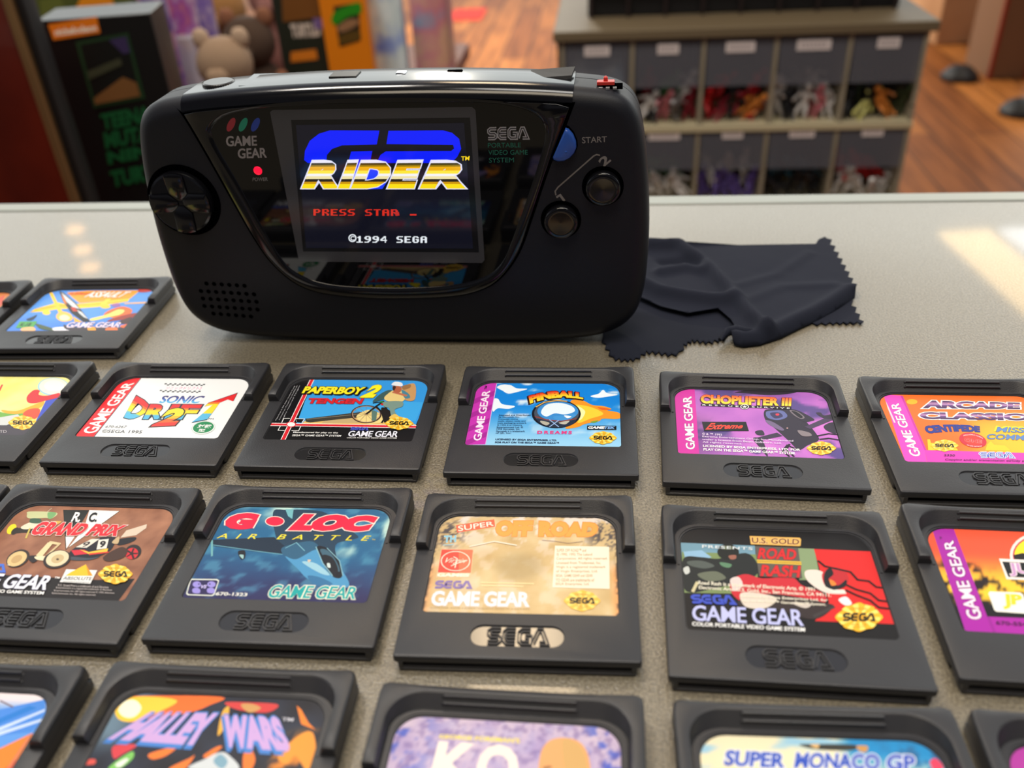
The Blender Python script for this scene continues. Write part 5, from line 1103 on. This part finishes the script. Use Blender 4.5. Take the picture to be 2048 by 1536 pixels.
front_edge = [C_(1245, 518), C_(1160, 575), C_(1080, 620), C_(1000, 655), C_(900, 705), C_(800, 738), C_(720, 748), C_(680, 738), C_(660, 715)]
top += front_edge + [C_(690, 690), C_(660, 640), C_(600, 590), C_(460, 612), C_(330, 580), C_(200, 520), C_(180, 420), C_(200, 310)]
sheet(cl, top, h_top)
# the bunched pinked corner
bun = [on_z(*C_(*p_), 4) for p_ in ((615, 700), (650, 672), (690, 655), (730, 672), (775, 665))]
cl.tube([(p_.x - cloth_c.x, p_.y - cloth_c.y, 3.4 + (.9 if i % 2 else 0)) for i, p_ in enumerate(bun)], 1.6, 8, rs=[.8, 1.6, 2.0, 1.7, 1.0])
co = cl.build('cleaning_cloth', mat('black_microfibre', (30, 33, 45), .9, spec=.2, bump=.25, bscale=3500), None, smooth=60, label='crumpled black cleaning cloth with zigzag edges beside the console', cat='cloth')
co.location = Vector((cloth_c.x, cloth_c.y, 0)) * MM + Vector((0, 0, Z0))
mo = co.modifiers.new('thickness', 'SOLIDIFY'); mo.thickness = .0004; mo.offset = 1
#@@BACK
# ------------------------------------------------------------------ shop behind the counter
def shop_box(px0, px1, py0, py1, dist, yaw=0.0):   # size and place of an upright box whose front shows between these photo pixels
    ym, xm = max(0, (py0 + py1) / 2), (px0 + px1) / 2
    a0, _ = shop(px0, ym, dist); a1, _ = shop(px1, ym, dist); _, zt = shop(xm, py0, dist); _, zb = shop(xm, py1, dist)
    c_ = UX * ((a0 + a1) / 2) + UY * dist
    return c_, (a1 - a0) / max(.5, math.cos(yaw)), zb, zt
def front_art(r_loc, yaw, fn, M, parent, name='printed_front', eps=.8):
    ux = Vector((math.cos(yaw), math.sin(yaw), 0)); uy = Vector((-math.sin(yaw), math.cos(yaw), 0)); P0 = Vector(r_loc)
    def q(px, py):
        P = on_plane(px, py, P0, uy) - P0; return P.dot(ux), P.z
    A = Art(q, lambda a, b_, z: (a, -eps - z * 60, b_)); fn(A); return A.mb.build(name, M, parent, smooth=0, colors=True)
CARD = attr_mat('printed_card', .4)
def package(name, label, cat, px, dist, depth, M, yaw=0.0, art=None, zb=None, group=None, art_name='printed_front', bev=1.5):
    c_, w, b0, t0 = shop_box(*px, dist, yaw); b0 = zb if zb is not None else b0
    r = root(name, (c_.x, c_.y, b0), YAW + yaw, label, cat, group)
    q = MB(); q.box(-w / 2, w / 2, 0, depth, 0, t0 - b0, 0, bev); q.build('carton', M, r)
    if art: front_art((c_.x, c_.y, b0), YAW + yaw, art, CARD, r, art_name)
    return r
ZT1, ZT2 = -330, -215
def table(name, label, a0, a1, d0_, d1_, zt, M):
    r = root(name, UX * ((a0 + a1) / 2) + UY * d0_ + Vector((0, 0, -950)), YAW, label, 'display table'); w = (a1 - a0) / 2; h = zt + 950
    q = MB(); q.box(-w, w, 0, d1_ - d0_, h - 28, h, 0, 3); q.build('table_top', M, r)
    q = MB(); q.box(-w + 12, w - 12, 12, d1_ - d0_ - 12, 0, h - 28); q.build('base', mat('table_base', (52, 28, 22), .5), r, smooth=0)
REDWOOD = mat('red_brown_wood', (112, 62, 48), .6, spec=.15, mottle=[(96, 48, 38), (128, 72, 54)], mscale=5)
aL, _ = shop(-300, 300, 1100); aR1, _ = shop(600, 300, 1000); aR2, _ = shop(886, 150, 1560)
table('display_table', 'low dark table behind the counter that holds the tall black toy box', aL, aR1, 860, 1150, ZT1, REDWOOD)
table('display_table', 'red brown table further back that holds the row of bright toy packages', aL - 60, aR2, 1190, 1900, ZT2, REDWOOD)

# red cabinet at the left edge
c_, w, b0, t0 = shop_box(-330, 74, 0, 400, 800)
r = root('red_cabinet', (c_.x, c_.y, -950), YAW, 'tall glossy dark red cabinet with a bronze edge trim at the left edge', 'cabinet')
q = MB(); q.box(-w / 2, w / 2, 0, 26, 0, 950 + 75, 0, 2); q.build('side_panel', mat('red_lacquer', (92, 22, 12), .3, mottle=[(70, 14, 8), (120, 34, 16)], mscale=7, coat=.3), r)
q = MB(); q.box(w / 2, w / 2 + 9, -4, 26, 0, 950 + 75, 0, 2); q.build('edge_trim', mat('bronze_trim', (160, 124, 84), .3, metal=.7), r)
q = MB(); q.box(w / 2 + 9.2, w / 2 + 17, 2, 22, 0, 950 + 75, 0, 1); q.build('dark_gap', mat('dark_gap', (26, 22, 22), .4), r)  # the dark gap beside the trim, its shade put in as a strip

def art_black_box(A):
    A.crop(0, 0, 560 / 2048)
    A.poly((232, 124, 20), (352, 178), (708, 120), (735, 240), (392, 292)); A.text((252, 232, 210), 'nickelodeon', (395, 210), (705, 172), (712, 225), (408, 262), .04)
    A.poly((28, 56, 30), (555, 305), (940, 235), (1065, 720), (690, 790)); A.poly((12, 14, 12), (590, 325), (925, 262), (1030, 700), (700, 762))
    A.poly((56, 44, 84), (800, 290), (925, 264), (955, 380), (905, 392)); A.poly((120, 80, 42), (700, 760), (690, 715), (900, 560), (1000, 600), (1030, 698)); A.poly((60, 62, 44), (640, 520), (880, 420), (900, 470), (655, 580))
    for t, y in (('TEENAGE', 800), ('MUTANT', 935), ('NINJA', 1075), ('TURTLES', 1215)): k = (y - 800) * .17; A.text((16, 84, 44), t, (735 + k, y + 30), (1230 + k, y - 60), (1250 + k, y + 60), (755 + k, y + 150), .05)
package('toy_box', 'tall black toy box with an orange corner tag and green lettering', 'toy box', (142, 338, 32, 410), 900, 70, mat('black_carton', (15, 14, 14), .4), math.radians(13), art_black_box, ZT1, art_name='printed_front')
def art_green_box(A):
    A.poly((226, 140, 24), (165, -10), (215, -14), (240, 22), (140, 38)); A.poly((96, 104, 44), (80, 0), (120, -8), (140, 34), (84, 44))
package('toy_box', 'olive green toy box with an orange shape, rising behind the tall black one', 'toy box', (58, 270, -60, 200), 1230, 60, mat('olive_carton', (66, 78, 30), .5, mottle=[(50, 60, 22), (96, 104, 44)], mscale=9), math.radians(8), art_green_box, ZT2)

# blister cards
PAL = [[(214, 200, 214), (96, 60, 140), (226, 170, 150)], [(206, 190, 200), (150, 70, 150), (220, 140, 90)], [(196, 180, 190), (110, 90, 160), (230, 210, 190)]]
for k, (x0, x1, y0, lab) in enumerate(((296, 348, -30, 'purple and white blister card, right beside the tall black box'), (342, 398, -70, 'pale pink and grey blister card, tallest of the three in a row'), (392, 440, -10, 'lilac and orange blister card, nearest the brown toys'))):
    rr_ = package('blister_card', lab, 'toy package', (x0, x1, y0, 190), 1260 + 60 * k, 8, mat('blister_print_%d' % k, (200, 190, 200), .35, mottle=PAL[k], mscale=22 + 4 * k), math.radians(6), None, ZT2, 'blister cards on the back table', bev=.8)
    c2, w2, _, t2 = shop_box(x0, x1, y0, 190, 1260 + 60 * k); h2_ = t2 - ZT2
    q = MB(); q.box(-w2 * .36, w2 * .36, -22, 0, h2_ * .15, h2_ * .62, 0, 5); q.build('clear_bubble', mat('clear_blister', (235, 235, 240), .06, alpha=.35), rr_)

# toys and figures
def plush(px, py_top, py_bot, dist, label, cols, zb):
    c_, w, b0, t0 = shop_box(px - 34, px + 34, py_top, py_bot, dist); h = t0 - zb; s_ = h / 100
    r = root('soft_toy', (c_.x, c_.y, zb), YAW, label, 'toy', 'brown and beige toys on the back table'); F = lambda c: mat('plush_%d_%d_%d' % c, c, .95, bump=.5, bscale=300)
    q = MB(); q.blob((0, 0, 30 * s_), 24 * s_, 20 * s_, 30 * s_, n=16, mrows=10); q.build('torso', F(cols[0]), r, smooth=70)
    q = MB(); q.blob((0, -4 * s_, 72 * s_), 21 * s_, 19 * s_, 20 * s_, n=16, mrows=10); q.blob((0, -22 * s_, 67 * s_), 9 * s_, 7 * s_, 7 * s_); hd_ = q.build('head', F(cols[0]), r, smooth=70)
    for sg in (-1, 1):
        q = MB(); q.blob((sg * 15 * s_, -2 * s_, 90 * s_), 7 * s_, 4 * s_, 8 * s_); q.build('ear', F(cols[1]), hd_, smooth=70)
        q = MB(); q.tube([(sg * 18 * s_, 0, 46 * s_), (sg * 29 * s_, -8 * s_, 34 * s_), (sg * 30 * s_, -18 * s_, 24 * s_)], 6 * s_, 10); q.build('arm', F(cols[1]), r, smooth=70)
        q = MB(); q.tube([(sg * 12 * s_, -8 * s_, 9 * s_), (sg * 18 * s_, -26 * s_, 8.5 * s_), (sg * 19 * s_, -36 * s_, 9 * s_)], 8 * s_, 10); q.build('leg', F(cols[0]), r, smooth=70)
plush(452, 46, 190, 1215, 'beige toy sitting lowest, in front of the other toys', ((150, 124, 100), (176, 150, 126)), ZT2)
plush(505, 6, 190, 1330, 'dark brown toy behind the beige one', ((70, 52, 40), (130, 84, 60)), ZT2)
plush(438, -60, 60, 1500, 'golden brown toy standing at the back, above the beige toy', ((150, 106, 60), (190, 140, 80)), ZT2)
plush(548, -80, 60, 1640, 'pinkish brown toy at the back, nearest the dark green box', ((140, 96, 90), (60, 46, 44)), ZT2)

def art_dark_box(A):
    A.poly((116, 72, 28), (562, -40), (640, -44), (644, 34), (566, 44)); A.text((206, 190, 176), 'TURTLES', (580, 48), (640, 44), (642, 72), (584, 76), .06); A.poly((210, 120, 30), (582, 104), (632, 98), (636, 118), (582, 124)); A.poly((120, 96, 150), (626, 36), (646, 36), (648, 56), (630, 58))
package('toy_box', 'dark green and brown toy box with a pale title, left of the orange box', 'toy box', (556, 650, -50, 190), 1420, 60, mat('dark_green_carton', (30, 34, 22), .5), math.radians(4), art_dark_box, ZT2)
def art_orange_box(A):
    A.crop(480, 0, 520 / 2048)
    A.poly((44, 36, 22), (735, 50), (935, 20), (950, 320), (785, 370)); A.blobby((40, 140, 24), (722, 170), (740, 100), (830, 50), (940, 20), (950, 100), (850, 130), (765, 190)); A.blobby((150, 110, 76), (770, 210), (860, 150), (940, 160), (900, 210), (800, 250)); A.blobby((90, 66, 20), (790, 280), (930, 240), (940, 310), (800, 350))
package('toy_box', 'orange framed toy box with a green arched logo', 'toy box', (648, 736, -60, 170), 1400, 60, mat('orange_carton', (226, 128, 14), .4), math.radians(10), art_orange_box, ZT2)
# clear package with its blue-white highlights put into the colour
rr_ = package('clear_pack', 'clear plastic pack with pale blue and white highlights, right of the orange box', 'toy package', (736, 800, -60, 100), 1480, 30, mat('pale_blue_highlight', (190, 214, 226), .3, mottle=[(70, 110, 220), (200, 222, 226), (226, 240, 246)], mscale=16), 0, None, ZT2)
package('toy_box', 'pink and teal toy box at the right end of the back table', 'toy box', (822, 892, -60, 160), 1560, 50, mat('pink_teal_print', (190, 130, 130), .45, mottle=[(110, 160, 180), (196, 120, 130), (206, 160, 130), (176, 90, 100)], mscale=13), math.radians(-6), None, ZT2)
# bin unit with clear drawers full of small figures
DB = 1500
zA = shop(1500, 72, DB)[1]; zB = shop(1500, 248, DB)[1]; rowh = zA - zB
aL_ = shop(1124, 107, DB)[0]; aR_ = shop(1848, 107, DB)[0]; cw_ = (aR_ - aL_) / 5
ub = UX * aL_ + UY * DB
r = root('bin_unit', (ub.x, ub.y, -950), YAW, 'clear acrylic bin unit of five columns with white name cards, filled with small figures', 'storage bins')
ACR = mat('smoked_acrylic', (150, 140, 120), .25, spec=.6); ACB = mat('bin_interior', (74, 68, 64), .4)
DOOR = mat('smoked_door', (112, 112, 120), .12, alpha=.42, spec=.8); PALE = mat('bin_rim', (196, 184, 150), .3)
q = MB(); q.box(-14, 5 * cw_ + 14, -8, 300, zA + 950, zA + 950 + 16, 0, 3); q.build('top_board', mat('board_beige', (112, 98, 76), .5, spec=.2), r)
q = MB(); q.box(-8, 5 * cw_ + 8, 210, 218, 0, zA + 950); q.box(-8, -2, 0, 216, 0, zA + 950); q.build('back_panel', ACB, r, smooth=0)
for k in range(4):
    z_ = zA + 950 - rowh * (k + 1)
    q = MB(); q.box(-4, 5 * cw_ + 4, -4, 212, z_ - 12, z_, 0, 2); q.build('shelf', PALE, r)
for k in range(6):
    q = MB(); q.box(k * cw_ - 3.5, k * cw_ + 3.5, 0, 212, 0, zA + 950, 0, 1); q.build('divider', ACR, r)
CARDM = attr_mat('name_card', .6)

for j in range(2):
    zt_ = zA + 950 - rowh * j
    for i in range(5):
        q = MB(); q.loft([[(i * cw_ + 5, 1, zt_ - 2), (i * cw_ + cw_ - 5, 1, zt_ - 2), (i * cw_ + cw_ - 5, -5, zt_ - rowh * .54), (i * cw_ + 5, -5, zt_ - rowh * .54)], [(i * cw_ + 5, 4, zt_ - 2), (i * cw_ + cw_ - 5, 4, zt_ - 2), (i * cw_ + cw_ - 5, -2, zt_ - rowh * .54), (i * cw_ + 5, -2, zt_ - rowh * .54)]], 0, True)
        dr_ = q.build('bin_door', DOOR, r, smooth=0)
        wl = (.36, .3, .4, .46, .3)[(i + j * 2) % 5]; x0 = i * cw_ + cw_ * (.5 - wl / 2); x1 = x0 + cw_ * wl
        A = Art(lambda x, y: (x, y), lambda a, b_, z: (a, -1.6 - z * 60, b_)); A._emit([(x0, zt_ - 24), (x1, zt_ - 24), (x1, zt_ - 8), (x0, zt_ - 8)], (226, 214, 210)); A.up()
        for n_ in range(7):                     # the cards' small grey writing is too blurred to read
            xa = x0 + (x1 - x0) * (.1 + .115 * n_); A._emit([(xa, zt_ - 19), (xa + (x1 - x0) * .085, zt_ - 19), (xa + (x1 - x0) * .085, zt_ - 13), (xa, zt_ - 13)], (176, 164, 164))
        A.mb.build('name_card', CARDM, dr_, smooth=0, colors=True)
# small figures: one mesh per pose, copied and recoloured
def figure_mesh(seed):
    rn = random.Random(seed); q = MB(); an = lambda: rn.uniform(-.9, .9)
    q.blob((0, 0, 20), 7, 5, 10, n=8, mrows=5); q.blob((0, -1, 35), 5.5, 5.5, 6.5, n=8, mrows=5); q.blob((0, 0, 11), 6.5, 5, 5, n=8, mrows=4)
    for sg in (-1, 1):
        a, b_ = an(), an(); q.tube([(sg * 6, 0, 26), (sg * (11 + 3 * a), -4 * b_, 18 + 6 * a), (sg * (13 + 5 * a), -9 - 3 * b_, 12 + 12 * a)], 2.6, 6, rs=[3, 2.4, 2.8])
        a = an(); q.tube([(sg * 3.5, 0, 9), (sg * (5 + 2 * a), -4 - 4 * a, -2), (sg * (5.5 + 2 * a), -2 + 3 * a, -13), (sg * 6, -7, -15)], 3, 6, rs=[3.6, 3, 2.6, 2.8])
    return q
POSES = []
FCOL = {(0, 0): ['light blue', 'grey'], (0, 1): ['white', 'green', 'dark red', 'grey', 'pink', 'black'], (0, 2): ['red', 'black', 'red', 'orange', 'black', 'dark red'], (0, 3): ['white', 'grey', 'white', 'pink', 'white', 'black'], (0, 4): ['black', 'black', 'dark green', 'orange', 'black', 'yellow'],
        (1, 0): ['grey', 'white'], (1, 1): ['white', 'green', 'grey', 'dark green', 'white'], (1, 2): ['purple', 'white', 'purple', 'pink', 'grey'], (1, 3): ['black', 'teal', 'black', 'dark red', 'black'], (1, 4): ['white', 'red', 'white', 'dark blue', 'pink']}
RGB = {'light blue': (120, 160, 210), 'grey': (120, 116, 116), 'white': (206, 200, 196), 'green': (60, 110, 60), 'dark red': (130, 24, 40), 'pink': (206, 120, 130), 'black': (22, 22, 26), 'red': (200, 26, 34), 'orange': (206, 124, 50), 'dark green': (44, 56, 30), 'yellow': (196, 190, 110), 'purple': (96, 76, 150), 'teal': (40, 76, 90), 'dark blue': (40, 36, 90)}
COLN = ('first', 'second', 'third', 'fourth', 'fifth'); proto = {}; rnd = random.Random(7)
for (j, i), cols in FCOL.items():
    zf = zA - rowh * (j + 1); n_ = 0
    if i == 0: continue                         # these bins are hidden by the console apart from their doors
    for lay in range(2):
        for k in range(5 if lay == 0 else 3):
            nm = cols[(n_ * 5 + lay) % len(cols)]; n_ += 1; sd = rnd.randrange(4); key = (nm, sd)
            lab = f"small {nm} toy figure heaped in the {COLN[i]} bin of the {'upper' if j == 0 else 'lower'} row"; grp = f"{nm} toy figures in the {COLN[i]} {'upper' if j == 0 else 'lower'} bin"
            if key in proto: o = proto[key].copy(); COL.objects.link(o)
            else:
                o = figure_mesh(sd + 3).build('toy_figure', mat('figure_' + nm.replace(' ', '_'), RGB[nm], .4), None, smooth=60); proto[key] = o
            tag(o, lab, 'toy figure', grp)
            u_ = aL_ + i * cw_ + cw_ * ((.14 + .18 * k) if lay == 0 else (.25 + .25 * k)) + rnd.uniform(-3, 3); dd = DB + 24 + (14 if lay else 0) + rnd.uniform(-4, 12)
            P = UX * u_ + UY * dd; o.location = Vector((P.x, P.y, zf + (15 if lay == 0 else 43))) * MM + Vector((0, 0, Z0)); o.rotation_euler = (rnd.uniform(-.35, .5), rnd.uniform(-.9, .9), YAW + rnd.uniform(-.9, .9)); o.scale = (1.15,) * 3

P = UX * (aL_ + cw_ * .5) + UY * (DB + 60); r_ = root('reflection_block', (P.x, P.y, zA - rowh), YAW, 'pale blue block added for the reflection on the first upper bin', 'reflection stand-in')
q = MB(); q.loft([[(x * k, y * k2, z) for x, y in rrect(-cw_ * .4, cw_ * .4, -42, 42, 14, 5)] for z, k, k2 in ((0, .9, .8), (14, 1, 1), (70, 1, .9), (rowh * .72, .95, .5), (rowh * .8, .9, .12))], 0, True); q.build('reflection_shape', mat('pale_blue_reflection', (176, 206, 232), .25, mottle=[(130, 170, 216), (214, 228, 236)], mscale=30), r_, smooth=50)  # pale blue shape added in place of the light-blue reflection on the door
# black rack standing on the bin unit
c_ = UX * (aL_ + 40) + UY * (DB + 42); r = root('black_rack', (c_.x, c_.y, zA + 16), YAW, 'black wire rack standing on the bin unit', 'rack')
BLK = mat('rack_black', (16, 15, 16), .5)
q = MB(); q.box(0, 5 * cw_ - 60, 60, 160, 0, 190, 0, 4); q.build('dark_tray', BLK, r)
for k in range(9):
    q = MB(); x = 6 + (5 * cw_ - 76) * k / 8; q.tube([(x, 50, 0), (x, 42, 60), (x, 40, 190)], 3, 8); q.build('wire', mat('rack_wire', (46, 36, 36), .4), r)
q = MB(); q.tube([(0, 44, 50), (5 * cw_ - 62, 44, 50)], 4, 8); q.build('rail', BLK, r)

# far right: cartons and a dark framed case on the floor, a small red mat
def floor_box(name, label, cat, px, py_base, depth, height, M, yaw=0):
    a, b_ = on_z(px[0], py_base, -950), on_z(px[1], py_base, -950); w = (b_ - a).length; c_ = (a + b_) / 2
    r = root(name, (c_.x, c_.y, -950), YAW + yaw, label, cat); q = MB(); q.box(-w / 2, w / 2, 0, depth, 0, height, 0, 8); q.build('carton', M, r); return r, w
KRAFT = mat('kraft_board', (188, 140, 98), .7, mottle=[(170, 122, 82), (206, 160, 118)], mscale=3)
r, w = floor_box('cardboard_box', 'tan cardboard box on the wooden floor behind the bin unit', 'cardboard box', (1866, 1944), 88, 400, 520, KRAFT, .15)
q = MB(); q.box(-w / 2 - 1, w / 2 + 1, 190, 210, 515, 522); q.build('tape', mat('brown_tape', (150, 104, 66), .3), r, smooth=0)
r, w = floor_box('cardboard_box', 'darker brown cardboard box beside the red edged case', 'cardboard box', (1956, 1990), 70, 300, 420, mat('brown_board', (104, 72, 52), .7))
r, w = floor_box('display_case', 'pale case with red edges and a dark opening at the right edge', 'display case', (1972, 2060), 158, 300, 620, mat('case_tan', (126, 92, 66), .5))
q = MB(); q.box(w / 2 - 26, w / 2 + 2, -6, 4, 0, 622, 0, 3); q.box(-w / 2 - 2, -w / 2 + 16, -6, 4, 0, 622, 0, 3); q.build('red_edge', mat('case_red', (150, 50, 34), .4), r)
q = MB(); q.box(-w * .22, w * .24, -8, 2, 380, 520, 0, 3); q.build('dark_opening', BLK, r)
for k, (x, y, lab) in enumerate(((1918, 158, 'black furniture foot on the floor in front of the red edged case'), (2040, 228, 'black furniture foot on the floor at the right edge'))):
    P = on_z(x, y, -950); r = root('furniture_foot', P, YAW, lab, 'furniture foot'); q = MB(); q.cyl((0, 0, 0), 60, 60, 'z', 24, prof=[(80, 0), (80, 20), (50, 50), (30, 60)]); q.build('foot_pad', BLK, r)
P = on_z(935, 30, -950); r = root('floor_mat', P, YAW, 'small red mat on the bright wooden floor', 'mat'); q = MB(); q.box(-110, 110, -180, 180, 0, 6, 0, 3); q.build('mat_pile', mat('mat_red', (214, 50, 40), .8), r)
